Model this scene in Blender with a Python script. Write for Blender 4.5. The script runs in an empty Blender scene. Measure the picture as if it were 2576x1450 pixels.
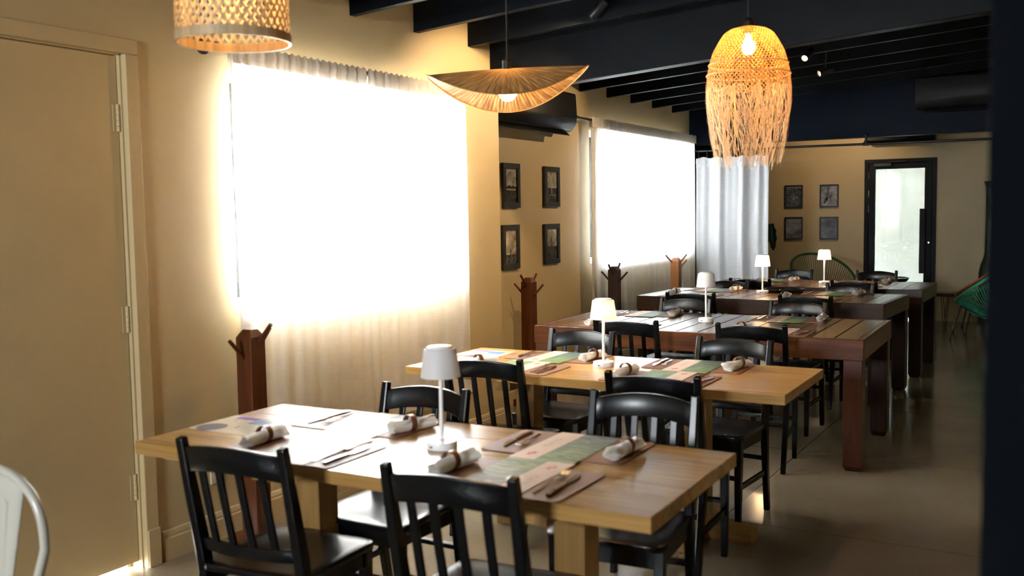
import bpy, bmesh, math, random
from mathutils import Vector, Matrix, Euler
random.seed(7)
sc = bpy.context.scene
COL = sc.collection
R = math.radians
PI = math.pi

# ------------------------------------------------------------------ camera
H = 1.5
YAW, PITCH, ROLL = R(29.49), R(4.447), R(-.9375)
cy, sy, cp, sp = math.cos(YAW), math.sin(YAW), math.cos(PITCH), math.sin(PITCH)
fwd = Vector((-sy*cp, cy*cp, -sp)); rgt = Vector((cy, sy, 0)); up = rgt.cross(fwd)
cr, sr = math.cos(ROLL), math.sin(ROLL)
rgt2 = cr*rgt + sr*up; up2 = -sr*rgt + cr*up
cam = bpy.data.cameras.new('camera'); camo = bpy.data.objects.new('camera', cam); COL.objects.link(camo)
camo.matrix_world = Matrix(((rgt2.x, up2.x, -fwd.x, 0), (rgt2.y, up2.y, -fwd.y, 0), (rgt2.z, up2.z, -fwd.z, H), (0, 0, 0, 1)))
cam.sensor_width = 36; cam.lens = 2454.8/2576*36
cam.clip_start = .05; cam.clip_end = 200
cam.dof.use_dof = True; cam.dof.focus_distance = 7.0; cam.dof.aperture_fstop = 2.8
sc.camera = camo

# ------------------------------------------------------------------ world / exposure
W = bpy.data.worlds.new('world'); sc.world = W; W.use_nodes = True
SKY = 95.0
bg = W.node_tree.nodes['Background']; bg.inputs[0].default_value = (.88, .95, 1.0, 1); bg.inputs[1].default_value = SKY
sc.view_settings.view_transform = 'Standard'; sc.view_settings.look = 'None'
sc.view_settings.exposure = 0.8; sc.view_settings.gamma = 1.0; sc.view_settings.use_curve_mapping = False
sc.cycles.max_bounces = 10; sc.cycles.diffuse_bounces = 6; sc.cycles.transmission_bounces = 8; sc.cycles.transparent_max_bounces = 12
sc.cycles.sample_clamp_indirect = 60.0
sc.cycles.use_denoising = True

def portal(loc, rot, sx, sy_):
    l = bpy.data.lights.new('daylight_portal', 'AREA'); l.shape = 'RECTANGLE'; l.size = sx; l.size_y = sy_
    l.cycles.is_portal = True
    o = bpy.data.objects.new('daylight_portal', l); COL.objects.link(o); o.location = loc; o.rotation_euler = rot
    return o
# portals sit in the glazed openings, facing into the room (only guide the sky's light)
WX1, WX2 = -3.40, -3.75
WIN1 = (3.367, 5.26, 1.06, 2.19)
WIN2 = (8.085, 10.66, 1.02, 2.23)
portal((WX1-.2, (WIN1[0]+WIN1[1])/2, (WIN1[2]+WIN1[3])/2), (0, R(-90), 0), WIN1[3]-WIN1[2]+.1, WIN1[1]-WIN1[0]+.1)
portal((WX2-.2, (WIN2[0]+WIN2[1])/2, (WIN2[2]+WIN2[3])/2), (0, R(-90), 0), WIN2[3]-WIN2[2]+.1, WIN2[1]-WIN2[0]+.1)
FILL_WIN = (-2.5, -1.45, 1.72, 2.47)     # added unseen window behind the viewpoint, lights camera-facing sides (x0,x1,z0,z1)
portal(((FILL_WIN[0]+FILL_WIN[1])/2, -3.2, (FILL_WIN[2]+FILL_WIN[3])/2), (R(90), 0, 0), FILL_WIN[1]-FILL_WIN[0]+.1, FILL_WIN[3]-FILL_WIN[2]+.1)

# ------------------------------------------------------------------ materials
def newmat(name):
    m = bpy.data.materials.new(name); m.use_nodes = True
    nt = m.node_tree; return m, nt, nt.nodes, nt.links, nt.nodes['Principled BSDF']
def col4(c): return (c[0], c[1], c[2], 1)
def plain(name, c, rough=.5, metal=0, spec=.5, coat=0, emis=None, estr=0, trans=0):
    m, nt, N, L, b = newmat(name)
    b.inputs['Base Color'].default_value = col4(c); b.inputs['Roughness'].default_value = rough
    b.inputs['Metallic'].default_value = metal; b.inputs['Specular IOR Level'].default_value = spec
    b.inputs['Coat Weight'].default_value = coat
    if emis: b.inputs['Emission Color'].default_value = col4(emis); b.inputs['Emission Strength'].default_value = estr
    if trans: b.inputs['Transmission Weight'].default_value = trans
    return m
def ramp(N, stops):
    r = N.new('ShaderNodeValToRGB'); e = r.color_ramp.elements
    while len(e) > 1: e.remove(e[0])
    e[0].position = stops[0][0]; e[0].color = col4(stops[0][1])
    for p, c in stops[1:]:
        k = e.new(p); k.color = col4(c)
    return r
def coords(N, L, kind='Object', scale=(1, 1, 1), rot=(0, 0, 0)):
    t = N.new('ShaderNodeTexCoord'); mp = N.new('ShaderNodeMapping')
    mp.inputs['Scale'].default_value = scale; mp.inputs['Rotation'].default_value = rot
    L.new(t.outputs[kind], mp.inputs['Vector']); return mp
def bump(N, L, b, src, strength=.2, dist=.01):
    bp = N.new('ShaderNodeBump'); bp.inputs['Strength'].default_value = strength; bp.inputs['Distance'].default_value = dist
    L.new(src, bp.inputs['Height']); L.new(bp.outputs[0], b.inputs['Normal'])
def noise(N, L, vec, scale, detail=4, rough=.55):
    n = N.new('ShaderNodeTexNoise'); n.inputs['Scale'].default_value = scale; n.inputs['Detail'].default_value = detail
    n.inputs['Roughness'].default_value = rough
    if vec is not None: L.new(vec, n.inputs['Vector'])
    return n
def paint(name, c, rough=.55, var=.06, bumpk=.12, spec=.5):
    m, nt, N, L, b = newmat(name)
    mp = coords(N, L); n = noise(N, L, mp.outputs[0], 1.3, 5)
    r = ramp(N, [(.3, [x*(1-var) for x in c]), (.7, [min(1, x*(1+var)) for x in c])])
    L.new(n.outputs['Fac'], r.inputs[0]); L.new(r.outputs[0], b.inputs['Base Color'])
    b.inputs['Roughness'].default_value = rough; b.inputs['Specular IOR Level'].default_value = spec
    n2 = noise(N, L, mp.outputs[0], 14, 6); bump(N, L, b, n2.outputs['Fac'], bumpk, .01)
    return m
def wood(name, dark, light, axis='X', rough=.35, scale=1.0, bumpk=.12, coat=0.0):
    m, nt, N, L, b = newmat(name); b.inputs['Specular IOR Level'].default_value = .3
    s = [14*scale]*3; s['XYZ'.index(axis)] = .9*scale
    oi = N.new('ShaderNodeObjectInfo')
    t = N.new('ShaderNodeTexCoord')
    add = N.new('ShaderNodeVectorMath'); add.operation = 'MULTIPLY_ADD'
    cmb = N.new('ShaderNodeCombineXYZ')
    for i in range(3): L.new(oi.outputs['Random'], cmb.inputs[i])
    add.inputs[1].default_value = (7.3, 5.1, 9.7)
    L.new(cmb.outputs[0], add.inputs[0]); L.new(t.outputs['Object'], add.inputs[2])
    mp = N.new('ShaderNodeMapping'); mp.inputs['Scale'].default_value = s; L.new(add.outputs[0], mp.inputs['Vector'])
    n = noise(N, L, mp.outputs[0], 1.6, 7, .62); n.inputs['Distortion'].default_value = 1.2
    r = ramp(N, [(.28, dark), (.55, [(a+c)/2 for a, c in zip(dark, light)]), (.75, light)])
    L.new(n.outputs['Fac'], r.inputs[0])
    hv = N.new('ShaderNodeHueSaturation'); mr = N.new('ShaderNodeMapRange')
    mr.inputs[3].default_value = .82; mr.inputs[4].default_value = 1.15
    L.new(oi.outputs['Random'], mr.inputs[0]); L.new(mr.outputs[0], hv.inputs['Value'])
    L.new(r.outputs[0], hv.inputs['Color']); L.new(hv.outputs[0], b.inputs['Base Color'])
    b.inputs['Roughness'].default_value = rough; b.inputs['Coat Weight'].default_value = coat
    b.inputs['Coat Roughness'].default_value = .25
    bump(N, L, b, n.outputs['Fac'], bumpk, .004)
    return m
def cloth(name, c, trans=.55, weave=260):
    m, nt, N, L, b = newmat(name)
    out = N['Material Output']
    d = N.new('ShaderNodeBsdfDiffuse'); tr = N.new('ShaderNodeBsdfTranslucent'); mx = N.new('ShaderNodeMixShader')
    mp = coords(N, L, scale=(1, 1, 1)); mp2 = coords(N, L, scale=(weave, weave, 12)); mp3 = coords(N, L, scale=(12, 12, weave))
    n1 = noise(N, L, mp2.outputs[0], 1, 2); n2 = noise(N, L, mp3.outputs[0], 1, 2)
    ad = N.new('ShaderNodeMath'); ad.operation = 'ADD'; L.new(n1.outputs['Fac'], ad.inputs[0]); L.new(n2.outputs['Fac'], ad.inputs[1])
    r = ramp(N, [(.38, [x*.9 for x in c]), (.62, c)]); 
    hf = N.new('ShaderNodeMath'); hf.operation = 'MULTIPLY'; hf.inputs[1].default_value = .5
    L.new(ad.outputs[0], hf.inputs[0]); L.new(hf.outputs[0], r.inputs[0])
    L.new(r.outputs[0], d.inputs[0]); L.new(r.outputs[0], tr.inputs[0])
    mx.inputs[0].default_value = trans; L.new(d.outputs[0], mx.inputs[1]); L.new(tr.outputs[0], mx.inputs[2])
    L.new(mx.outputs[0], out.inputs[0]); N.remove(b)
    return m
def glassy(name, tint=(1, 1, 1), refl=.08):
    m, nt, N, L, b = newmat(name)
    out = N['Material Output']
    g = N.new('ShaderNodeBsdfGlossy'); g.inputs['Roughness'].default_value = .02
    t = N.new('ShaderNodeBsdfTransparent'); t.inputs[0].default_value = col4(tint)
    fr = N.new('ShaderNodeFresnel'); fr.inputs[0].default_value = 1.5
    mx = N.new('ShaderNodeMixShader'); L.new(fr.outputs[0], mx.inputs[0]); L.new(t.outputs[0], mx.inputs[1]); L.new(g.outputs[0], mx.inputs[2])
    L.new(mx.outputs[0], out.inputs[0]); N.remove(b); return m
def translucent(name, c, trans=.5, rough=.6, grain=None):
    m, nt, N, L, b = newmat(name)
    out = N['Material Output']; tr = N.new('ShaderNodeBsdfTranslucent'); mx = N.new('ShaderNodeMixShader')
    tr.inputs[0].default_value = col4(c); b.inputs['Base Color'].default_value = col4(c); b.inputs['Roughness'].default_value = rough
    if grain:
        mp = coords(N, L, scale=grain); n = noise(N, L, mp.outputs[0], 1, 4)
        r = ramp(N, [(.3, [x*.55 for x in c]), (.7, c)]); L.new(n.outputs['Fac'], r.inputs[0])
        L.new(r.outputs[0], b.inputs['Base Color']); L.new(r.outputs[0], tr.inputs[0])
    mx.inputs[0].default_value = trans; L.new(b.outputs[0], mx.inputs[1]); L.new(tr.outputs[0], mx.inputs[2]); L.new(mx.outputs[0], out.inputs[0])
    return m
def emitter(name, c, s):
    m, nt, N, L, b = newmat(name); out = N['Material Output']
    e = N.new('ShaderNodeEmission'); e.inputs[0].default_value = col4(c); e.inputs[1].default_value = s
    L.new(e.outputs[0], out.inputs[0]); N.remove(b); return m

M = {}
M['cream'] = paint('cream_wall_paint', (.50, .385, .205), .5)
M['navy'] = paint('navy_black_paint', (.0030, .0038, .005), .42, .15, .06, .08)
M['matte_navy'] = paint('matte_navy_paint', (.0022, .003, .005), .8, .15, .06, .05)
M['navy2'] = paint('deep_navy_paint', (.003, .0056, .012), .5, .12, .05, .08)
M['black'] = plain('black_satin_paint', (.0022, .0026, .0034), .27, 0, .30)
M['doorblack'] = plain('matte_black_door', (.006, .006, .007), .5, 0, .15)
M['blackmetal'] = plain('black_metal', (.008, .008, .010), .4, .0)
M['oak'] = wood('oiled_oak', (.27, .135, .036), (.50, .285, .09), 'X', .26, 1.0, .04, .2)
M['oakz'] = wood('oiled_oak_upright', (.26, .135, .04), (.43, .25, .085), 'Z', .4)
M['oaky'] = wood('oiled_oak_foot', (.26, .135, .04), (.43, .25, .085), 'Y', .4)
M['dark'] = wood('dark_stained_plank', (.045, .018, .007), (.12, .05, .018), 'Y', .26, 1.0, .1, .3)
M['red'] = wood('reddish_stained_plank', (.060, .020, .006), (.17, .066, .017), 'Y', .26, 1.0, .1, .3)
M['darkx'] = wood('dark_stained_apron', (.020, .007, .003), (.055, .020, .008), 'X', .35)
M['redx'] = wood('reddish_stained_apron', (.030, .008, .003), (.15, .045, .011), 'X', .32)
M['redz'] = wood('reddish_stained_leg', (.035, .010, .004), (.085, .027, .009), 'Z', .4)
M['darkz'] = wood('dark_stained_leg', (.014, .005, .003), (.040, .015, .007), 'Z', .4)
M['rackred'] = wood('red_brown_post', (.075, .018, .005), (.16, .047, .011), 'Z', .4)
M['rackdark'] = wood('walnut_post', (.020, .008, .005), (.065, .027, .014), 'Z', .4)
M['racklight'] = wood('orange_pine_post', (.24, .085, .022), (.40, .16, .045), 'Z', .4)
M['curtain'] = cloth('linen_curtain', (.86, .83, .78), .5)
M['heading'] = cloth('linen_heading', (.82, .77, .70), .21)
M['white_curtain'] = cloth('white_cotton_curtain', (.88, .89, .93), .4)
M['napkin'] = translucent('napkin_cotton', (.90, .88, .85), .15, .85)
M['leather'] = paint('brown_leather', (.21, .09, .04), .55, .12, .1)
M['ring'] = paint('dark_leather_strap', (.14, .045, .018), .38, .15, .1)
M['steel'] = plain('polished_steel', (.72, .71, .70), .16, 1.0)
M['white'] = plain('white_lamp_enamel', (.88, .88, .89), .35)
M['shade_off'] = translucent('white_lamp_shade', (.90, .89, .90), .5, .5)
M['shade_on'] = translucent('lit_lamp_shade', (.88, .84, .76), .5, .5)
M['whitepaint'] = plain('cream_enamel_metal', (.46, .44, .38), .28)
M['bamboo'] = translucent('bamboo_strip', (.66, .47, .26), .22, .5, (30, 30, 4))
M['raffia'] = translucent('woven_raffia', (.60, .31, .085), .33, .6, (60, 60, 8))
def hat_mat():
    m = translucent('pleated_raffia', (.66, .44, .22), .09, .5); N = m.node_tree.nodes; L = m.node_tree.links
    t = N.new('ShaderNodeTexCoord'); sep = N.new('ShaderNodeSeparateXYZ'); L.new(t.outputs['Object'], sep.inputs[0])
    at = N.new('ShaderNodeMath'); at.operation = 'ARCTAN2'; L.new(sep.outputs[1], at.inputs[0]); L.new(sep.outputs[0], at.inputs[1])
    ln = N.new('ShaderNodeVectorMath'); ln.operation = 'LENGTH'; L.new(t.outputs['Object'], ln.inputs[0])
    cb = N.new('ShaderNodeCombineXYZ'); L.new(at.outputs[0], cb.inputs[0]); L.new(ln.outputs['Value'], cb.inputs[1])
    mp = N.new('ShaderNodeMapping'); mp.inputs['Scale'].default_value = (34, 7, 1); L.new(cb.outputs[0], mp.inputs[0])
    n = noise(N, L, mp.outputs[0], 1, 4); r = ramp(N, [(.3, (.13, .055, .014)), (.5, (.38, .20, .065)), (.7, (.68, .44, .19))]); L.new(n.outputs['Fac'], r.inputs[0])
    for nd in N:
        if nd.type == 'BSDF_PRINCIPLED': L.new(r.outputs[0], nd.inputs['Base Color']); nd.inputs['Roughness'].default_value = .42
        if nd.type == 'BSDF_TRANSLUCENT': L.new(r.outputs[0], nd.inputs[0])
    return m
M['hat'] = hat_mat()
M['fringe'] = translucent('raffia_fringe', (.72, .52, .29), .25, .6)
M['bulb'] = emitter('warm_bulb', (1, .54, .19), 150)
M['bulb_bamboo'] = emitter('warm_bulb_bamboo', (1, .58, .23), 70)
M['bulb_leaf'] = emitter('warm_bulb_leaf', (1, .62, .27), 90)
M['bulb_small'] = emitter('warm_lamp_led', (1, .72, .40), 330)
M['bulb_dim'] = emitter('dim_lamp_led', (1, .80, .45), 48)
M['bulb_spot'] = emitter('spot_lens', (1, .72, .42), 14)
M['glass'] = glassy('window_glass')
M['tint'] = glassy('dimmed_door_glass', (.30, .325, .33))  # tint put into the door pane to dim the bright passage outside
M['dim_glass'] = glassy('dimmed_window_glass', (.50, .51, .52))  # far window panes greyed to cut its daylight, standing in for outside shade
M['frame'] = plain('white_window_frame', (.72, .72, .70), .4)
M['stucco'] = paint('white_stucco', (.78, .80, .82), .8, .03, .5)
M['ground'] = paint('pale_concrete', (.55, .53, .50), .8)
M['outlet'] = plain('ivory_plastic', (.62, .55, .42), .4)
M['photo_frame'] = plain('black_photo_frame', (.013, .011, .011), .3)
M['acgrey'] = plain('charcoal_plastic', (.006, .006, .0065), .38, 0, .18)
M['plant'] = plain('dark_green_leaf', (.012, .032, .012), .35)
M['pot'] = plain('clay_pot', (.12, .05, .03), .6)
M['bottle'] = plain('dark_green_glaze', (.014, .030, .010), .3)
M['tray'] = plain('black_tray', (.010, .010, .011), .25)
M['cord'] = plain('black_cable', (.006, .006, .006), .5)

def floor_mat():
    m, nt, N, L, b = newmat('polished_terrazzo')
    mp = coords(N, L)
    n = noise(N, L, mp.outputs[0], .9, 6); r = ramp(N, [(.3, (.20, .16, .105)), (.7, (.275, .225, .155))])
    L.new(n.outputs['Fac'], r.inputs[0])
    v = N.new('ShaderNodeTexVoronoi'); v.inputs['Scale'].default_value = 130; L.new(mp.outputs[0], v.inputs['Vector'])
    rv = ramp(N, [(.0, (.45, .45, .45)), (.18, (.9, .9, .9)), (.5, (1.04, 1.04, 1.04))]); L.new(v.outputs['Distance'], rv.inputs[0])
    mx = N.new('ShaderNodeMix'); mx.data_type = 'RGBA'; mx.blend_type = 'MULTIPLY'; mx.inputs[0].default_value = .75
    L.new(r.outputs[0], mx.inputs[6]); L.new(rv.outputs[0], mx.inputs[7])
    bt = N.new('ShaderNodeTexBrick'); bt.inputs['Scale'].default_value = 1.0; bt.offset = 0
    bt.inputs['Brick Width'].default_value = 1.5; bt.inputs['Row Height'].default_value = 1.5; bt.inputs['Mortar Size'].default_value = .003
    bt.inputs['Color1'].default_value = (1, 1, 1, 1); bt.inputs['Color2'].default_value = (.96, .96, .96, 1); bt.inputs['Mortar'].default_value = (.35, .33, .3, 1)
    mpb = coords(N, L, rot=(0, 0, .02)); L.new(mpb.outputs[0], bt.inputs['Vector'])
    mx2 = N.new('ShaderNodeMix'); mx2.data_type = 'RGBA'; mx2.blend_type = 'MULTIPLY'; mx2.inputs[0].default_value = .8
    L.new(mx.outputs[2], mx2.inputs[6]); L.new(bt.outputs['Color'], mx2.inputs[7]); L.new(mx2.outputs[2], b.inputs['Base Color'])
    n2 = noise(N, L, mp.outputs[0], 2.2, 4); rr = ramp(N, [(.2, (.13, .13, .13)), (.8, (.22, .22, .22))])
    L.new(n2.outputs['Fac'], rr.inputs[0]); L.new(rr.outputs[0], b.inputs['Roughness'])
    n3 = noise(N, L, mp.outputs[0], 60, 3); bump(N, L, b, n3.outputs['Fac'], .03, .002)
    return m
M['floor'] = floor_mat()

def menu_mat():
    # local x: -.11..+.11 ; the strip x>.02 is plain beige, the rest a leafy print
    m, nt, N, L, b = newmat('printed_menu_card')
    t = N.new('ShaderNodeTexCoord'); sep = N.new('ShaderNodeSeparateXYZ'); L.new(t.outputs['Object'], sep.inputs[0])
    mp = N.new('ShaderNodeMapping'); mp.inputs['Scale'].default_value = (8, 26, 9); mp.inputs['Rotation'].default_value = (0, 0, .7); L.new(t.outputs['Object'], mp.inputs[0])
    n = noise(N, L, mp.outputs[0], 1.3, 3); n.inputs['Distortion'].default_value = 1.5
    r = ramp(N, [(.25, (.03, .06, .04)), (.42, (.08, .15, .05)), (.55, (.16, .24, .09)), (.66, (.34, .34, .12)), (.8, (.14, .17, .14))])
    L.new(n.outputs['Fac'], r.inputs[0])
    n2 = noise(N, L, t.outputs['Object'], 17, 2); r2 = ramp(N, [(.66, (0, 0, 0)), (.70, (1, 1, 1))]); L.new(n2.outputs['Fac'], r2.inputs[0])
    mr = N.new('ShaderNodeMix'); mr.data_type = 'RGBA'; L.new(r2.outputs[0], mr.inputs[0]); L.new(r.outputs[0], mr.inputs[6]); mr.inputs[7].default_value = (.55, .10, .05, 1)
    gt = N.new('ShaderNodeMath'); gt.operation = 'GREATER_THAN'; gt.inputs[1].default_value = .022; L.new(sep.outputs[0], gt.inputs[0])
    mx = N.new('ShaderNodeMix'); mx.data_type = 'RGBA'; L.new(gt.outputs[0], mx.inputs[0]); gy = N.new('ShaderNodeMapRange'); gy.inputs[1].default_value = -.15; gy.inputs[2].default_value = .08; L.new(sep.outputs[1], gy.inputs[0])
    sl = N.new('ShaderNodeMix'); sl.data_type = 'RGBA'; r3 = ramp(N, [(.3, (.035, .05, .06)), (.55, (.10, .13, .14)), (.75, (.22, .25, .24))]); L.new(n.outputs['Fac'], r3.inputs[0])
    L.new(gy.outputs[0], sl.inputs[0]); L.new(r3.outputs[0], sl.inputs[6]); L.new(mr.outputs[2], sl.inputs[7])
    L.new(sl.outputs[2], mx.inputs[6]); mx.inputs[7].default_value = (.62, .46, .34, 1)
    L.new(mx.outputs[2], b.inputs['Base Color']); b.inputs['Roughness'].default_value = .5
    return m
M['menu'] = menu_mat()
M['chili'] = plain('chili_red_print', (.50, .06, .09), .5)
M['ink'] = plain('brown_print', (.38, .27, .19), .5)
def photo_mat(name, seed, horizon, sky=(.5, .47, .42), land=(.05, .048, .045), scale=7):
    m, nt, N, L, b = newmat(name)
    t = N.new('ShaderNodeTexCoord'); sep = N.new('ShaderNodeSeparateXYZ'); L.new(t.outputs['Object'], sep.inputs[0])
    mp = N.new('ShaderNodeMapping'); mp.inputs['Location'].default_value = (seed*3.1, seed*1.7, seed*5.3); L.new(t.outputs['Object'], mp.inputs[0])
    n = noise(N, L, mp.outputs[0], scale, 7, .65); n.inputs['Distortion'].default_value = .8
    r = ramp(N, [(.35, [x*.15 for x in sky]), (.5, [x*.6 for x in sky]), (.68, [x*1.25 for x in sky])]); L.new(n.outputs['Fac'], r.inputs[0])
    n2 = noise(N, L, mp.outputs[0], 30, 5); r2 = ramp(N, [(.4, [x*.4 for x in land]), (.75, [x*2.2 for x in land])]); L.new(n2.outputs['Fac'], r2.inputs[0])
    gt = N.new('ShaderNodeMath'); gt.operation = 'GREATER_THAN'; gt.inputs[1].default_value = horizon; L.new(sep.outputs[2], gt.inputs[0])
    mx = N.new('ShaderNodeMix'); mx.data_type = 'RGBA'; L.new(gt.outputs[0], mx.inputs[0]); L.new(r2.outputs[0], mx.inputs[6]); L.new(r.outputs[0], mx.inputs[7])
    L.new(mx.outputs[2], b.inputs['Base Color']); b.inputs['Roughness'].default_value = .25
    return m

# ------------------------------------------------------------------ mesh helpers
class MB:
    def __init__(s): s.v = []; s.f = []
    def add(s, v, f):
        o = len(s.v); s.v += [tuple(p) for p in v]; s.f += [tuple(i+o for i in q) for q in f]; return s
    def box(s, x0, x1, y0, y1, z0, z1):
        v = [(x0,y0,z0),(x1,y0,z0),(x1,y1,z0),(x0,y1,z0),(x0,y0,z1),(x1,y0,z1),(x1,y1,z1),(x0,y1,z1)]
        return s.add(v, [(0,3,2,1),(4,5,6,7),(0,1,5,4),(1,2,6,5),(2,3,7,6),(3,0,4,7)])
    def obox(s, c, size, rot):
        m = Matrix.Translation(c) @ Euler(rot).to_matrix().to_4x4()
        a, b, d = [k/2 for k in size]
        v = [m @ Vector(p) for p in ((-a,-b,-d),(a,-b,-d),(a,b,-d),(-a,b,-d),(-a,-b,d),(a,-b,d),(a,b,d),(-a,b,d))]
        return s.add(v, [(0,3,2,1),(4,5,6,7),(0,1,5,4),(1,2,6,5),(2,3,7,6),(3,0,4,7)])
    def tube(s, pts, r, n=8, closed=False, cap=True):
        pts = [Vector(p) for p in pts]; k = len(pts); rs = r if isinstance(r, (list, tuple)) else [r]*k
        v = []; ref = None
        for i, p in enumerate(pts):
            a = pts[(i-1) % k] if (closed or i > 0) else p; b = pts[(i+1) % k] if (closed or i < k-1) else p
            t = (b-a).normalized()
            if ref is None:
                ref = t.orthogonal().normalized()
            ref = (ref - t*ref.dot(t)).normalized(); bi = t.cross(ref)
            for j in range(n):
                an = 2*PI*j/n; v.append(p + (ref*math.cos(an)+bi*math.sin(an))*rs[i])
        f = []
        for i in range(k if closed else k-1):
            for j in range(n):
                a = i*n+j; b = i*n+(j+1) % n; c = ((i+1) % k)*n+(j+1) % n; d = ((i+1) % k)*n+j; f.append((a, b, c, d))
        if cap and not closed:
            f.append(tuple(range(n-1, -1, -1))); f.append(tuple((k-1)*n+j for j in range(n)))
        return s.add(v, f)
    def sweep(s, pts, w, d, wax=Vector((1, 0, 0))):
        # rectangular bar along pts; w along wax, d perpendicular
        pts = [Vector(p) for p in pts]; v = []
        for i, p in enumerate(pts):
            t = (pts[min(i+1, len(pts)-1)]-pts[max(i-1, 0)]).normalized(); x = (wax - t*wax.dot(t)).normalized(); y = t.cross(x)
            ww = w[i] if isinstance(w, (list, tuple)) else w; dd = d[i] if isinstance(d, (list, tuple)) else d
            for a, b in ((-1,-1),(1,-1),(1,1),(-1,1)): v.append(p + x*ww/2*a + y*dd/2*b)
        f = [(3,2,1,0)]
        for i in range(len(pts)-1):
            for j in range(4):
                a = i*4+j; b = i*4+(j+1) % 4; f.append((a, b, b+4, a+4))
        e = (len(pts)-1)*4; f.append((e, e+1, e+2, e+3))
        return s.add(v, f)
    def lathe(s, prof, n=24, c=(0, 0, 0), cap0=True, cap1=True):
        v = []; f = []
        for r, z in prof:
            for j in range(n):
                a = 2*PI*j/n; v.append((c[0]+r*math.cos(a), c[1]+r*math.sin(a), c[2]+z))
        for i in range(len(prof)-1):
            for j in range(n):
                a = i*n+j; b = i*n+(j+1) % n; f.append((a, b, b+n, a+n))
        if cap0: f.append(tuple(range(n-1, -1, -1)))
        if cap1: f.append(tuple((len(prof)-1)*n+j for j in range(n)))
        return s.add(v, f)
    def grid(s, fn, nu, nv, closed_u=False):
        v = [fn(i/(nu if closed_u else nu), j/nv) for j in range(nv+1) for i in range(nu + (0 if closed_u else 1))]
        w = nu + (0 if closed_u else 1); f = []
        for j in range(nv):
            for i in range(nu):
                a = j*w+i; b = j*w+(i+1) % w; f.append((a, b, b+w, a+w))
        return s.add(v, f)
    def prism(s, poly, axis, a0, a1):
        # poly: 2D points; axis 'x','y','z' extrusion
        n = len(poly)
        def P(p, a):
            return {'x': (a, p[0], p[1]), 'y': (p[0], a, p[1]), 'z': (p[0], p[1], a)}[axis]
        v = [P(p, a0) for p in poly]+[P(p, a1) for p in poly]
        f = [tuple(range(n)), tuple(range(2*n-1, n-1, -1))]+[(i, (i+1) % n+0, (i+1) % n+n, i+n)[::-1] for i in range(n)]
        return s.add(v, f)
    def build(s, name, mat, parent=None, smooth=False, bevel=0, seg=2, loc=None, rotz=None):
        me = bpy.data.meshes.new(name)
        me.from_pydata([tuple(p) for p in s.v], [], s.f)
        bm = bmesh.new(); bm.from_mesh(me)
        bmesh.ops.recalc_face_normals(bm, faces=bm.faces)
        if bevel:
            eds = [e for e in bm.edges if len(e.link_faces) == 2 and e.calc_face_angle(0) > R(30)]
            bmesh.ops.bevel(bm, geom=eds, offset=bevel, segments=seg, profile=.5, affect='EDGES', clamp_overlap=True)
        bm.to_mesh(me); bm.free()
        if mat: me.materials.append(M[mat] if isinstance(mat, str) else mat)
        if smooth:
            for p in me.polygons: p.use_smooth = True
            if smooth != 'all': 
                try: me.set_sharp_from_angle(angle=R(40))
                except Exception: pass
        o = bpy.data.objects.new(name, me); COL.objects.link(o)
        if parent: o.parent = parent
        if loc: o.location = loc
        if rotz is not None: o.rotation_euler = (0, 0, rotz)
        return o
def tag(o, label, cat, group=None):
    o['label'] = label; o['category'] = cat
    if group: o['group'] = group
    return o
def struct(o, label=None):
    o['kind'] = 'structure'
    if label: o['label'] = label
    return o
def thing(name, label, cat, loc=(0, 0, 0), rotz=0, group=None):
    o = bpy.data.objects.new(name, None); COL.objects.link(o); o.empty_display_size = .1
    o.location = loc; o.rotation_euler = (0, 0, rotz); return tag(o, label, cat, group)
def dup(root, loc, rotz, label, group=None, rot=None):
    r = root.copy(); COL.objects.link(r); r.location = loc; r.rotation_euler = rot if rot else (0, 0, rotz); r['label'] = label
    if group: r['group'] = group
    for ch in list(root.children):
        c = ch.copy(); COL.objects.link(c); c.parent = r
        for g in list(ch.children):
            d = g.copy(); COL.objects.link(d); d.parent = c
    return r

# ------------------------------------------------------------------ room shell
BX0, BX1, BY0, BY1 = -4.40, 1.70, -3.0, 13.70    # lounge left / right / front / back
struct(MB().box(-4.6, 1.9, -3.2, 13.92, -.12, 0).build('floor', 'floor'), 'polished beige speckled terrazzo floor')
struct(MB().box(-14, 14, -14, 26, -.16, -.13).build('ground_outside', 'ground'), 'pale concrete ground outside the building')

def wall_x(name, xin, xout, y0, y1, z1, openings, mat, label):
    mb = MB(); ys = y0
    for (a, b, c, d) in sorted(openings):
        mb.box(xout, xin, ys, a, 0, z1)
        if c > 0: mb.box(xout, xin, a, b, 0, c)
        mb.box(xout, xin, a, b, d, z1); ys = b
    mb.box(xout, xin, ys, y1, 0, z1)
    return struct(mb.build(name, mat), label)
DOOR1 = (1.86, 2.80, 0, 2.19)
wall_x('wall_left', WX1, WX1-.22, -3.0, 5.86, 3.1, [DOOR1, WIN1], 'cream', 'cream painted wall with door and curtained window')
wall_x('wall_left_far', WX2, WX2-.22, 5.86, 10.93, 3.1, [WIN2], 'cream', 'set-back cream wall with four framed photographs')
struct(MB().box(WX2-.22, WX1-.22, 5.74, 5.86, 0, 3.1).build('wall_jog', 'cream'), 'short return where the cream wall steps back')
wall_x('wall_lounge', BX0, BX0-.2, 10.93, 13.9, 3.2, [], 'navy2', 'dark navy side wall of the lounge')
struct(MB().box(BX0-.2, WX2-.22, 10.83, 10.93, 0, 3.2).build('wall_lounge_return', 'navy2'), 'dark return wall of the lounge')
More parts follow.
